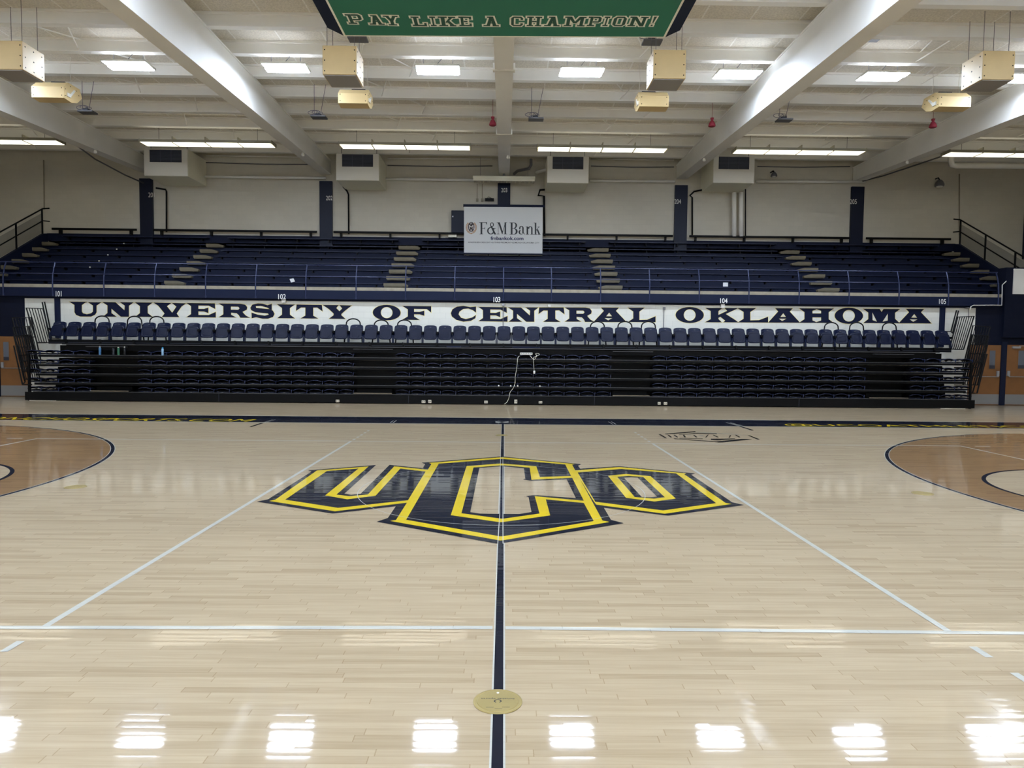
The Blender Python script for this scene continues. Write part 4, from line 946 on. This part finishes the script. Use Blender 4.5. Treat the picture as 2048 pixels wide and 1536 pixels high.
# n
rr(1384, 1412, 842, 985); rr(1366, 1400, 842, 851); rr(1366, 1430, 978, 987); arc(1450, 880, 42, 45, 180, 360, 26, 9); rr(1466, 1492, 878, 985); rr(1448, 1512, 978, 987)
# k
rr(1532, 1560, 772, 988); rr(1512, 1548, 772, 781); rr(1512, 1578, 980, 989); rr(1580, 1625, 844, 853); pg([(1558, 918), (1558, 902), (1598, 850), (1608, 850)]); pg([(1568, 905), (1588, 885), (1632, 988), (1600, 988)]); rr(1586, 1638, 980, 989)
facing(bm, (0, -1, 0)); obj('bank_lettering', bm, INK, t, flat=True)
bm = NB(); text(bm, 'fmbankok.com', sq(733, 1084), sq(1328, 1088), sq(733, 1020), sq(1328, 1024), bold=.03); facing(bm, (0, -1, 0)); obj('web_address', bm, INKN, t, flat=True)
bm = NB(); text(bm, 'KINGFISHER•CRESCENT•GUTHRIE•PIEDMONT•EDMOND•OKLAHOMA CITY', sq(330, 1138), sq(1615, 1148), sq(330, 1114), sq(1615, 1124), bold=.008); facing(bm, (0, -1, 0)); obj('town_list', bm, INK, t, flat=True)
bm = NB(); kk[0] = 0
def disc(cx_, cy_, rx, ry, d):
    vv = [bm.verts.new(sq(cx_+rx*math.cos(2*PI*i/28), cy_+ry*math.sin(2*PI*i/28), d)) for i in range(28)]; bm.faces.new(vv)
disc(384, 848, 58, 90, -.004); facing(bm, (0, -1, 0)); em = obj('emblem', bm, mat('emblem_brown', (52, 34, 36), .5), t, flat=True)
bm = NB()
for sgn in (-1, 1):
    for w0, w1 in ((66, 78), (82, 92)):
        pr = None
        for i in range(13):
            a = math.radians(-55+130*i/12); q = [bm.verts.new(sq(384+sgn*(r*1.08)*math.cos(a), 858+r*1.25*math.sin(a), -.0045)) for r in (w0, w1)]
            if pr: bm.faces.new((pr[0], pr[1], q[1], q[0]))
            pr = q
disc(384, 965, 22, 10, -.0045); facing(bm, (0, -1, 0)); obj('emblem_wreath', bm, mat('emblem_tan', (176, 134, 96), .5), t, flat=True)
bm = NB(); text(bm, 'M', sq(345, 890, -.006), sq(423, 890, -.006), sq(345, 815, -.006), sq(423, 815, -.006), bold=.0); text(bm, 'F', sq(372, 802, -.006), sq(396, 802, -.006), sq(372, 770, -.006), sq(396, 770, -.006)); text(bm, 'B', sq(372, 925, -.006), sq(398, 925, -.006), sq(372, 893, -.006), sq(398, 893, -.006))
facing(bm, (0, -1, 0)); obj('emblem_letters', bm, WHITE, t, flat=True)
# navy cabinet beside it, small devices above
A, B = atY(902.5, 465, YU-.35), atY(936, 421, YU-.35); bm = NB(); rbox(bm, A.x, B.x, YU-.35, YU-.003, A.z, B.z, .01, 1); t = tag(obj('wall_cabinet', bm, NAVYD), 'navy wall cabinet left of the bank sign', 'cabinet')
bm = NB(); p = atY(905.5, 433, YU-.36); cbox(bm, p, (.05, .02, .05)); obj('latch', bm, STEEL, t)
bm = NB(); p = atY(905, 471, YU-.15); cbox(bm, (p.x, YU-.1, p.z), (.35, .19, .16)); tag(obj('junction_box', bm, CREAM), 'cream junction box under the navy wall cabinet', 'box')
for x, y1, w_ in ((954.5, 400, 'left'), (964.5, 400, 'right')):
    p, q = atY(x, 368, YU-.05), atY(x, y1, YU-.05); bm = NB(); tube(bm, [p, q], .015); cbox(bm, q, (.1, .08, .12)); tag(obj('switch_drop', bm, CONC), 'conduit with switch box above the bank sign, the %s one' % w_, 'switch box')
p = atY(979, 399.5, YU-.1); bm = NB(); cbox(bm, (p.x, YU-.1, p.z), (.38, .19, .1)); tube(bm, [(p.x-.1, YU-.1, p.z+.05), (p.x-.05, YU-.1, p.z+.13), (p.x+.1, YU-.1, p.z+.06)], .01); tag(obj('wall_receiver', bm, BLACK), 'small black box with wires above the bank sign', 'box')
# ================================================================== FOLDED LOWER BLEACHERS
YB0 = 13.27
NZ = [.31, .59, .88, 1.175, 1.475]                       # tier noses
xL, xR = atY(50, 800, YB0).x, atY(1950, 800, YB0).x
def prx(px, Y, py=740): return atY(px, py, Y).x
t = thing('folding_bleacher', 'black folded bleacher stack along the white wall', 'bleacher', (0, YB0, 0))
bm = NB(); rbox(bm, xL, xR, 0, .03, .02, .285, .004, 1); obj('kick_board', bm, BLACK, t)
bm = NB()
for px in (437, 817, 1190, 1600): x = prx(px, YB0); cbox(bm, (x, -.002, .15), (.012, .01, .26))
obj('kick_board_joint', bm, DARK, t)
for k, z in enumerate(NZ):
    y = .03+.07*k
    bm = NB(); box(bm, xL+.25, xR-.25, y-.01, y+.60, z-.045, z-.0125); box(bm, xL+.25, xR-.25, y-.012, y+.02, z-.08, z-.0125); obj('tier_deck', bm, BLACK, t)
    bm = NB(); box(bm, xL+.26, xR-.26, y-.022, y-.012, z-.018, z-.002); obj('tier_nosing', bm, mat('worn_nosing', (92, 92, 94), .35, .6), t)
    if k < 5:
        bm = NB(); box(bm, xL+.6, xR-.6, y+.56, y+.59, z-.011, z+.185 if k < 4 else z+.30); obj('tier_riser', bm, BLACKP, t)
# upper faces and top deck
bm = NB(); box(bm, xL+1.0, xR-1.0, .55, .58, 1.62, 1.80); obj('tier_riser', bm, BLACK, t)
bm = NB(); box(bm, xL+.9, xR-.9, .50, .85, 1.80, 1.82); obj('tier_deck', bm, BLACK, t)
bm = NB(); box(bm, xL+.9, xR-.9, .49, .50, 1.798, 1.822); obj('tier_nosing', bm, mat('worn_nosing', (92, 92, 94)), t)
XT0, XT1 = atY(98, 684, 14.0).x, atY(1902, 692, 14.0).x
bm = NB(); box(bm, XT0, XT1, .70, .73, 1.82, 1.944); obj('tier_riser', bm, BLACK, t)
bm = NB(); box(bm, XT0, XT1, .70, 1.45, 1.945, 1.965); obj('tier_deck', bm, BLACK, t)
bm = NB(); box(bm, XT0+.02, XT1-.02, .68, .70, 1.86, 1.875); obj('deck_trim', bm, DARK, t)
for i in range(27):
    x = XT0+.6+(XT1-XT0-1.2)*i/26; bm = NB(); prism(bm, [Vector((x-.03, .62, 1.975)), Vector((x+.01, .62, 1.975)), Vector((x+.05, .62, 1.84)), Vector((x-.01, .62, 1.84))], (0, .08, 0)); obj('deck_bracket', bm, BLACKP, t)
# posts carrying the stack
for px in (54, 1946):
    x = prx(px, YB0); bm = NB(); box(bm, x-.03, x+.03, .06, .12, .0, 1.5); obj('frame_post', bm, BLACKP, t)
bm = NB()
for px0, px1 in ((56, 110), (1885, 1935)): box(bm, prx(px0, YB0), prx(px1, YB0), .02, .3, .0, .018)
obj('floor_skid', bm, CREAM, t)
# aisle foot boards
for px0, px1, lab in ((180, 257, 'first'), (707, 784, ''), (1226, 1300, ''), (1740, 1818, '')):
    x0, x1 = prx(px0, YB0), prx(px1, YB0)
    bm = NB(); box(bm, x0, x1, -.02, .3, .325, .345); box(bm, x0+.04, x1-.04, .28, .3, .345, .47); obj('aisle_step_board', bm, BLACK, t)
    bm = NB(); box(bm, x0, x1, -.03, -.02, .325, .347); obj('step_nosing', bm, mat('dull_nosing', (120, 110, 92), .45), t)
for px0, px1 in ((188, 266), (712, 788), (1222, 1300), (1735, 1812)):
    x0, x1 = prx(px0, 13.9), prx(px1, 13.9)
    bm = NB(); box(bm, x0, x1, .20, .34, 1.735, 1.75); obj('aisle_ledge', bm, mat('worn_nosing', (92, 92, 94)), t)
# ---------------------------------------------------------------- folded seats
HL = mat('seat_latch', (150, 152, 156), .25, .6)
SEATSH = mat('shaded_seat_plastic', (8, 8, 12), .5, spec=.15)  # navy seat plastic darkened for the shade under the tier above
def make_folded():
    t = thing('folded_stadium_seat', 'x', 'seat', group='folded stadium seats')
    # back folded flat over the pan: a thin domed shell, coloured dark for shade, with a raised rim lightened as a highlight
    def zt(u): return .142-.052*abs(u)**2.6
    bm = NB(); n = 12; g = []
    for yy, dz in ((.03, -.012), (.03, .0), (.30, .004), (.42, -.03), (.42, -.045), (.30, -.012)):
        g.append([bm.verts.new((.2*(2*i/n-1), yy+.03*(2*i/n-1)**2, zt(2*i/n-1)+dz)) for i in range(n+1)])
    g.append(g[0])
    for a, b in zip(g, g[1:]):
        for i in range(n): bm.faces.new((a[i], a[i+1], b[i+1], b[i]))
    obj('backrest', bm, SEATSH, t, smooth=True)
    bm = NB(); pts = [(-.205+.41*i/14, .0+.03*((i/7-1)**2), zt(i/7-1)+.002) for i in range(15)]; tube(bm, pts, .0105, 6); obj('backrest_rim', bm, RIM, t, smooth=True)
    bm = NB(); rbox(bm, -.195, .195, .05, .40, .012, .05, .012, 2); obj('seat_pan', bm, SEATSH, t)
    bm = NB(); tube(bm, [(-.2+.4*i/12, .02+.03*((i/6-1)**2), .016+.02*abs(i/6-1)**3) for i in range(13)], .006, 5); obj('seat_rim', bm, RIM, t, smooth=True)
    bm = NB(); rbox(bm, -.03, .03, .0, .02, .006, .022, .005, 1); obj('latch', bm, HL, t)
    bm = NB(); prism(bm, [Vector((.226, 0, .002)), Vector((.240, 0, .002)), Vector((.258, 0, .12)), Vector((.236, 0, .125))], (0, .02, 0)); prism(bm, [Vector((.232, .02, .09)), Vector((.25, .02, .09)), Vector((.256, .02, .12)), Vector((.238, .02, .125))], (0, .3, 0)); obj('armrest', bm, RIM, t)
    return t
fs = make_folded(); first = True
tiername = ['lowest tier', 'second tier', 'middle tier', 'fourth tier', 'topmost folded tier']
BL5 = [(85.5, 180, 3, 'far left block'), (272, 707, 14, 'block left of centre'), (788, 1222, 14, 'centre block'), (1303, 1731, 14, 'block right of centre'), (1819, 1912, 3, 'far right block')]
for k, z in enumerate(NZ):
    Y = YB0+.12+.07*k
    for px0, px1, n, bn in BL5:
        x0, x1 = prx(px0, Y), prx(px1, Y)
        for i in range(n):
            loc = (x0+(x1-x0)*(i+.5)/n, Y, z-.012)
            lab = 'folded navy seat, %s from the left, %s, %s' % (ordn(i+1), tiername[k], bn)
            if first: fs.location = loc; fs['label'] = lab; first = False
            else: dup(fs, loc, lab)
        # end seats beyond the guard rail posts
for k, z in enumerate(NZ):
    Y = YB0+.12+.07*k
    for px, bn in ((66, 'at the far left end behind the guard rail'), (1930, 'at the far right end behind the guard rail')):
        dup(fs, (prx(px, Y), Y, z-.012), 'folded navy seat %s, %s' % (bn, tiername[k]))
# ---------------------------------------------------------------- upright seats on the top deck
SEATD = mat('navy_seat_pan', (11, 18, 42), .4, spec=.22)
def make_upright():
    t = thing('tip_up_stadium_seat', 'x', 'seat', group='tip-up navy seats on the top deck')
    w = .218
    # backrest: curved shell
    bm = NB(); n = 10; g = []
    prof = [(.0, .20, .92), (-.005, .30, .98), (.0, .42, 1.0), (.03, .53, .97), (.045, .575, .90), (.05, .59, .72)]
    for s_ in (0, 1):
        for y, z, k in prof:
            g.append([bm.verts.new((w*k*(2*i/n-1), .22+y+s_*.028-.035*abs(2*i/n-1)**2, z-(.018*abs(2*i/n-1)**4 if z > .5 else 0))) for i in range(n+1)])
    m_ = len(prof)
    for s_ in (0, m_):
        for a in range(m_-1):
            for i in range(n): bm.faces.new((g[s_+a][i], g[s_+a][i+1], g[s_+a+1][i+1], g[s_+a+1][i]))
    for i in range(n): bm.faces.new((g[0][i], g[0][i+1], g[m_][i+1], g[m_][i])); bm.faces.new((g[m_-1][i], g[m_-1][i+1], g[-1][i+1], g[-1][i]))
    for a in range(m_-1):
        for i in (0, n): bm.faces.new((g[a][i], g[a+1][i], g[m_+a+1][i], g[m_+a][i]))
    obj('backrest', bm, SEAT, t, smooth=True)
    bm = NB(); rbox(bm, -.03, .03, .19, .215, .515, .53, .005, 1); obj('number_plate', bm, HL, t)
    # seat pan tipped up: its underside faces the court, rounded outline, raised ring
    def outl(k):
        o = []
        for i in range(36):
            a = 2*PI*i/36; c_, s_ = math.cos(a), math.sin(a); q = 4.6 if s_ > 0 else 5.0
            o.append((k*.212*math.copysign(abs(c_)**(2/q), c_), .285+k*.19*math.copysign(abs(s_)**(2/q), s_)))
        return o
    yy = lambda z, d=0: .02+.13*(z-.1)/.4-d
    bm = NB(); rs = []
    for k, d in ((1.0, -.05), (1.0, 0), (.96, .012), (.80, .016), (.72, .008), (.62, .012), (.3, .014)):
        rs.append([bm.verts.new((x, yy(z, d), z)) for x, z in outl(k)])
    bm.faces.new(rs[0]); bm.faces.new(rs[-1])
    for a, b in zip(rs, rs[1:]):
        for i in range(36): bm.faces.new((a[i], a[(i+1) % 36], b[(i+1) % 36], b[i]))
    obj('seat_pan', bm, SEATD, t, smooth=True)
    bm = NB(); tube(bm, [(.115*math.cos(a), yy(.27+.115*math.sin(a), .012), .25+.10*math.sin(a)) for a in [PI+PI*i/14 for i in range(15)]], .008, 5); obj('pan_ridge', bm, SEAT, t, smooth=True)
    for sx in (-1, 1):
        bm = NB(); x = sx*.2285; prism(bm, [Vector((x-.013, y, z)) for y, z in ((.02, .0), (.12, .0), (.17, .2), (.25, .34), (.20, .36), (.04, .2))], (.026, 0, 0)); obj('side_frame', bm, SEAT, t)
        bm = NB(); rbox(bm, x-.0145, x+.0145, -.03, .26, .30, .375, .008, 1); obj('armrest', bm, BLACKP, t)
    return t
us = make_upright(); first = True
NT = 61
for i in range(NT):
    # seats stand evenly between the two ends measured on the deck
    xa, xb = atY(113.5, 684, 14.15).x, atY(1889, 690, 14.15).x
    x = xa+(xb-xa)*i/(NT-1)
    lab = 'navy tip-up seat on the top deck, %s' % ('%s from the left end' % ordn(i+1) if i < 31 else '%s from the right end' % ordn(NT-i))
    if i == 0: us.location = (x, 14.12, 1.966); us['label'] = lab
    else: dup(us, (x, 14.12, 1.966), lab)
# ---------------------------------------------------------------- aisle hoops behind the seats
names = ['group under letters UNI', 'group under the word OF', 'group under letters RAL', 'group under letters HOM']
HP = [(204, 269, 313.5), (706.5, 762.5, 809), (1195, 1250, 1297), (1663, 1713.5, 1779)]
TPY = [(632, 632.5, 633), (637.5, 640, 640), (643, 643, 643), (645, 645, 645.5)]
for gi, (g3, ty) in enumerate(zip(HP, TPY)):
    for j, (px, py) in enumerate(zip(g3, ty)):
        p = atY(px, py, 14.6); w_ = .235; top = p.z
        pts = [(p.x-.30, 14.6, 1.966), (p.x-.27, 14.6, top-.45)]+[(p.x+w_*math.cos(a)*(1.0), 14.6, top-.17+.17*math.sin(a)) for a in [PI*(1-i/12) for i in range(13)]][1:-1]+[(p.x+.27, 14.6, top-.45), (p.x+.30, 14.6, 1.966)]
        bm = NB(); tube(bm, pts, .022, 8); tag(obj('aisle_hoop', bm, BLACKP, smooth=True), 'black hoop rail behind the seats, %s, %s' % (['left one', 'middle one', 'right one'][j], names[gi]), 'rail', 'hoop rails behind the top seats')
# ---------------------------------------------------------------- end guard rails
def guard(side, bars, bot, top, Ya, Yb, label, mid=None):
    """bars: count; bot/top = ((x,y) near, (x,y) far) pixel ends"""
    t = thing('end_guard_rail', label, 'railing', (0, 0, 0), group='end guard rails of the folded bleacher')
    B0, B1 = atY(*bot[0], Ya), atY(*bot[1], Yb); T0, T1 = atY(*top[0], Ya), atY(*top[1], Yb)
    bm = NB(); tube(bm, [B0, T0, T1, B1, B0], .022, 8); obj('frame_tube', bm, BLACKP, t)
    for Bk in ((B0, B1) if bars > 2 else (B0,)):
        bm = NB(); tube(bm, [Bk, (Bk.x-math.copysign(.3, Bk.x), Bk.y, Bk.z)], .016, 6); obj('mounting_arm', bm, BLACKP, t)
    for i in range(1, bars-1):
        f = i/(bars-1); bm = NB(); tube(bm, [B0.lerp(B1, f), T0.lerp(T1, f)], .014, 6); obj('baluster', bm, BLACKP, t)
    if mid:
        bm = NB(); tube(bm, [B0.lerp(T0, mid), B1.lerp(T1, mid)], .014, 6); obj('mid_tube', bm, BLACKP, t)
guard(-1, 7, ((74, 685.5), (103, 685)), ((52.5, 616), (86, 617.5)), 14.05, 14.75, 'left end guard rail standing against the white wall, tallest barred panel', None)
guard(-1, 2, ((99, 676), (103.5, 672)), ((84.5, 604.5), (89, 603.5)), 14.6, 14.75, 'slim left end guard loop leaning beside the first top seat')
guard(-1, 8, ((46, 722), (82, 722)), ((24, 635.5), (62, 634.5)), 13.6, 14.5, 'left end guard rail in front of the navy wall, upper barred panel', .55)
guard(-1, 8, ((46, 742), (80, 745)), ((25.5, 655), (58, 652)), 13.5, 14.3, 'left end guard rail in front of the navy wall, second barred panel', .55)
guard(-1, 8, ((48, 758), (80, 760)), ((28, 672), (60, 669)), 13.4, 14.2, 'left end guard rail in front of the navy wall, third barred panel', .55)
guard(-1, 2, ((45, 769), (50, 764)), ((27.5, 691.5), (36, 690.5)), 13.3, 13.5, 'narrow left end guard loop in front of the wooden door')
guard(1, 8, ((1899, 698), (1927, 699)), ((1915.5, 634), (1948, 632.5)), 14.75, 14.05, 'right end guard rail standing against the white wall, tallest barred panel')
guard(1, 2, ((1902, 663), (1905, 667)), ((1913, 620.5), (1917, 621.5)), 14.75, 14.6, 'slim right end guard loop leaning beside the last top seat')
guard(1, 8, ((1926, 735), (1956, 735)), ((1946, 651), (1981, 654)), 14.5, 13.6, 'right end guard rail in front of the navy wall, upper barred panel', .55)
guard(1, 8, ((1926, 754), (1956, 752)), ((1944, 669), (1978, 672)), 14.3, 13.5, 'right end guard rail in front of the navy wall, second barred panel', .55)
guard(1, 8, ((1926, 770), (1955, 770)), ((1942, 684), (1975, 690)), 14.2, 13.4, 'right end guard rail in front of the navy wall, third barred panel', .55)
guard(1, 2, ((1945, 786), (1954, 786.5)), ((1968, 706.5), (1974, 708)), 13.5, 13.3, 'narrow right end guard loop in front of the wooden door')
# ---------------------------------------------------------------- small things on the bleacher
def bottle(px, py0, py1, body, cap_, lab, capm):
    Y = YB0+.42; a, b = atY(px, py0, Y), atY(px, py1, Y); h = a.z-b.z
    t = thing('drink_bottle', lab, 'bottle', (b.x, Y, NZ[4]+.0))
    bm = NB(); r = .036; lathe(bm, (0, 0, 0), [(r*.95, 0), (r, .01), (r, h*.74), (r*.85, h*.8), (r*.6, h*.84)], 14); obj('bottle_body', bm, body, t, smooth=True)
    bm = NB(); lathe(bm, (0, 0, h*.84), [(r*.66, 0), (r*.7, h*.08), (r*.5, h*.16)], 12); obj('cap', bm, capm, t, smooth=True)
# ledge in the left aisle carrying the bottles
bottle(200, 695.5, 713, mat('blue_bottle', (92, 146, 196), .35), 0, 'light blue water bottle, leftmost in the left aisle of the bleacher', WHITE)
bottle(227, 697, 713, mat('smoke_bottle', (54, 58, 66), .3), 0, 'dark grey drink bottle beside the green bottle', BLACK)
bottle(237, 696, 713, mat('green_bottle', (60, 122, 92), .35), 0, 'green drink bottle with pale cap in the left aisle', CREAM)
bottle(249.5, 695.5, 713, mat('black_bottle', (22, 22, 24), .3), 0, 'black drink bottle with white lid in the left aisle', WHITE)
bottle(325.5, 696.5, 713, mat('pale_blue_bottle', (140, 178, 204), .3), 0, 'pale blue bottle standing among the folded seats', mat('teal_cap', (40, 130, 170), .4))
# dark lid lying on the ledge, navy cushions
for px, w_, lab in ((908, .46, 'small navy pad lying on the bleacher ledge left of the power strip'), (1052, .9, 'long navy pad lying on the bleacher ledge above the power strip')):
    p = atY(px, 697, YB0+.65); bm = NB(); rbox(bm, p.x-w_/2, p.x+w_/2, YB0+.50, YB0+.69, 1.826, 1.865, .015, 2); tag(obj('seat_pad', bm, SEAT), lab, 'pad')
p = atY(1052, 709, YB0+.4); t = thing('power_strip', 'white power strip lying on the folded seats below the bank sign', 'power strip', (p.x, YB0+.22, NZ[4]+.135))
bm = NB(); rbox(bm, -.2, .2, -.06, .06, 0, .07, .008, 1); obj('strip_body', bm, WHITE, t)
bm = NB()
for i in range(6): cbox(bm, (-.15+i*.055, -.061, .045), (.03, .004, .02))
cbox(bm, (.16, -.061, .04), (.03, .004, .03)); obj('socket_openings', bm, GREYM, t)
def cordpx(pts, r, m, lab, Y):
    P = [atY(x, y, yy) for x, y, yy in pts]; 
    # smooth the path
    Q = []
    for i in range(len(P)-1):
        p0, p1, p2, p3 = P[max(i-1, 0)], P[i], P[i+1], P[min(i+2, len(P)-1)]
        for s_ in range(5):
            u = s_/5; Q.append(.5*((2*p1)+(p2-p0)*u+(2*p0-5*p1+4*p2-p3)*u*u+(3*p1-p0-3*p2+p3)*u**3))
    Q.append(P[-1]); bm = NB(); tube(bm, Q, r, 6); return tag(obj('cord', bm, m, smooth=True), lab, 'cord')
yf_ = YB0-.05
cordpx([(1039, 712, yf_+.2), (1035.5, 716, yf_+.05), (1034.5, 726, yf_), (1032.5, 742, yf_), (1030.5, 753, yf_), (1030, 766, yf_), (1026.5, 776, yf_), (1020, 785, yf_), (1018, 795, yf_), (1014, 804, yf_), (1008, 808.5, yf_)], .0065, CREAM, 'white cord hanging from the power strip down to the floor', yf_)
cordpx([(1060, 711, yf_+.2), (1063, 715, yf_+.05), (1068, 719, yf_), (1071, 716, yf_), (1073, 711, yf_+.1), (1071, 707.5, yf_+.1), (1076, 707, yf_+.1), (1079, 709, yf_+.1), (1074, 712, yf_+.1), (1067, 716, yf_), (1067.4, 728, yf_), (1068, 740, yf_)], .0055, CREAM, 'tangled white cord with hanging plug beside the power strip', yf_)
p = atY(1068.5, 744.5, yf_); bm = NB(); rbox(bm, p.x-.03, p.x+.03, yf_-.02, yf_+.02, p.z-.05, p.z+.05, .01, 2); tag(obj('plug', bm, WHITE), 'white plug end hanging in front of the folded seats', 'plug')
for i, (px, py, nm) in enumerate(((997.5, 772.5, 'leftmost'), (1021.5, 773, 'second from the left'), (1035.5, 770.8, 'third from the left'), (1080, 772.5, 'rightmost'))):
    p = atY(px, py, YB0+.0); bm = NB(); bmesh.ops.create_uvsphere(bm, u_segments=14, v_segments=8, radius=.027, matrix=Matrix.Translation((p.x, YB0+.09, NZ[1]+.015))); 
    tag(obj('white_ball', bm, WHITE, smooth=True), 'small white ball on the second tier, %s of the four' % nm, 'ball', 'small white balls on the second tier')
PLATE = mat('outlet_plate', (214, 206, 186), .45)
for px, py, w_, h_, lab in ((675, 802, 7, 5, 'white outlet plate on the kick board below the word UNIVERSITY'), (847, 803.5, 7.5, 5, 'pale outlet plate on the kick board, left of the pair below the word OF'), (859.5, 803, 6.5, 6, 'cream outlet plate on the kick board, right of the pair below the word OF'),
      (972, 804, 7, 5, 'pale outlet plate on the kick board left of the hanging cord'), (1031.5, 803, 6, 7.5, 'tall cream outlet plate on the kick board right of the hanging cord'), (1081, 804.5, 7, 4.5, 'white outlet plate on the kick board below the letters NT'),
      (1318.5, 806.8, 6, 5, 'cream outlet plate on the kick board, left of the pair right of centre'), (1331, 807, 7, 5, 'white outlet plate on the kick board, right of the pair right of centre')):
    a, b = atY(px-w_/2, py+h_/2, YB0-.01), atY(px+w_/2, py-h_/2, YB0-.01)
    bm = NB(); rbox(bm, a.x, b.x, YB0-.012, YB0-.001, a.z, b.z, .004, 1); t = tag(obj('outlet_plate', bm, PLATE), lab, 'outlet')
    bm = NB()
    for q in (-1, 1): cbox(bm, ((a.x+b.x)/2+q*(b.x-a.x)*.22, YB0-.0135, (a.z+b.z)/2), ((b.x-a.x)*.22, .002, (b.z-a.z)*.45))
    obj('sockets', bm, GREYM, t)
# conduits and camera on the white wall
for x, y0, y1, lab in ((1006.5, 609, 662, 'thin conduit with small camera on the wall through the word CENTRAL'), (1328, 617, 660, 'thin grey conduit on the wall before the word OKLAHOMA')):
    a, b = atY(x, y0, YW-.02), atY(x, y1+14, YW-.02); t = thing('wall_conduit', lab, 'conduit', (a.x, YW-.02, b.z)); h = a.z-b.z
    bm = NB(); tube(bm, [(0, 0, 0), (0, 0, h)], .012, 6); obj('tube', bm, GREYM, t)
    bm = NB(); cbox(bm, (0, -.03, h), (.07, .09, .09)); obj('camera_head', bm, GREYM if x > 1200 else STEEL, t)
for x, y, w_, h_, lab in ((567, 602, 8, 6.5, 'white box on the wall below the second section number'), (1446, 612, 8, 8, 'white box on the wall below the fourth section number'), (1099, 611.5, 5.5, 5, 'white box on the wall above the word CENTRAL')):
    a, b = atY(x-w_/2, y+h_/2, YW-.1), atY(x+w_/2, y-h_/2, YW-.1); bm = NB(); rbox(bm, a.x, b.x, YW-.1, YW-.003, a.z, b.z, .005, 1); tag(obj('wall_box', bm, WHITE), lab, 'box')
a = atY(1936, 615.5, YW-.1); bm = NB(); cbox(bm, (a.x, YW-.06, a.z), (.13, .11, .035)); tube(bm, [(a.x+.07, YW-.04, a.z), (a.x+.07, YW-.04, a.z-.35)], .008); tag(obj('wall_camera', bm, GREYM), 'small dark camera on the white wall near the right end guard rails', 'camera')
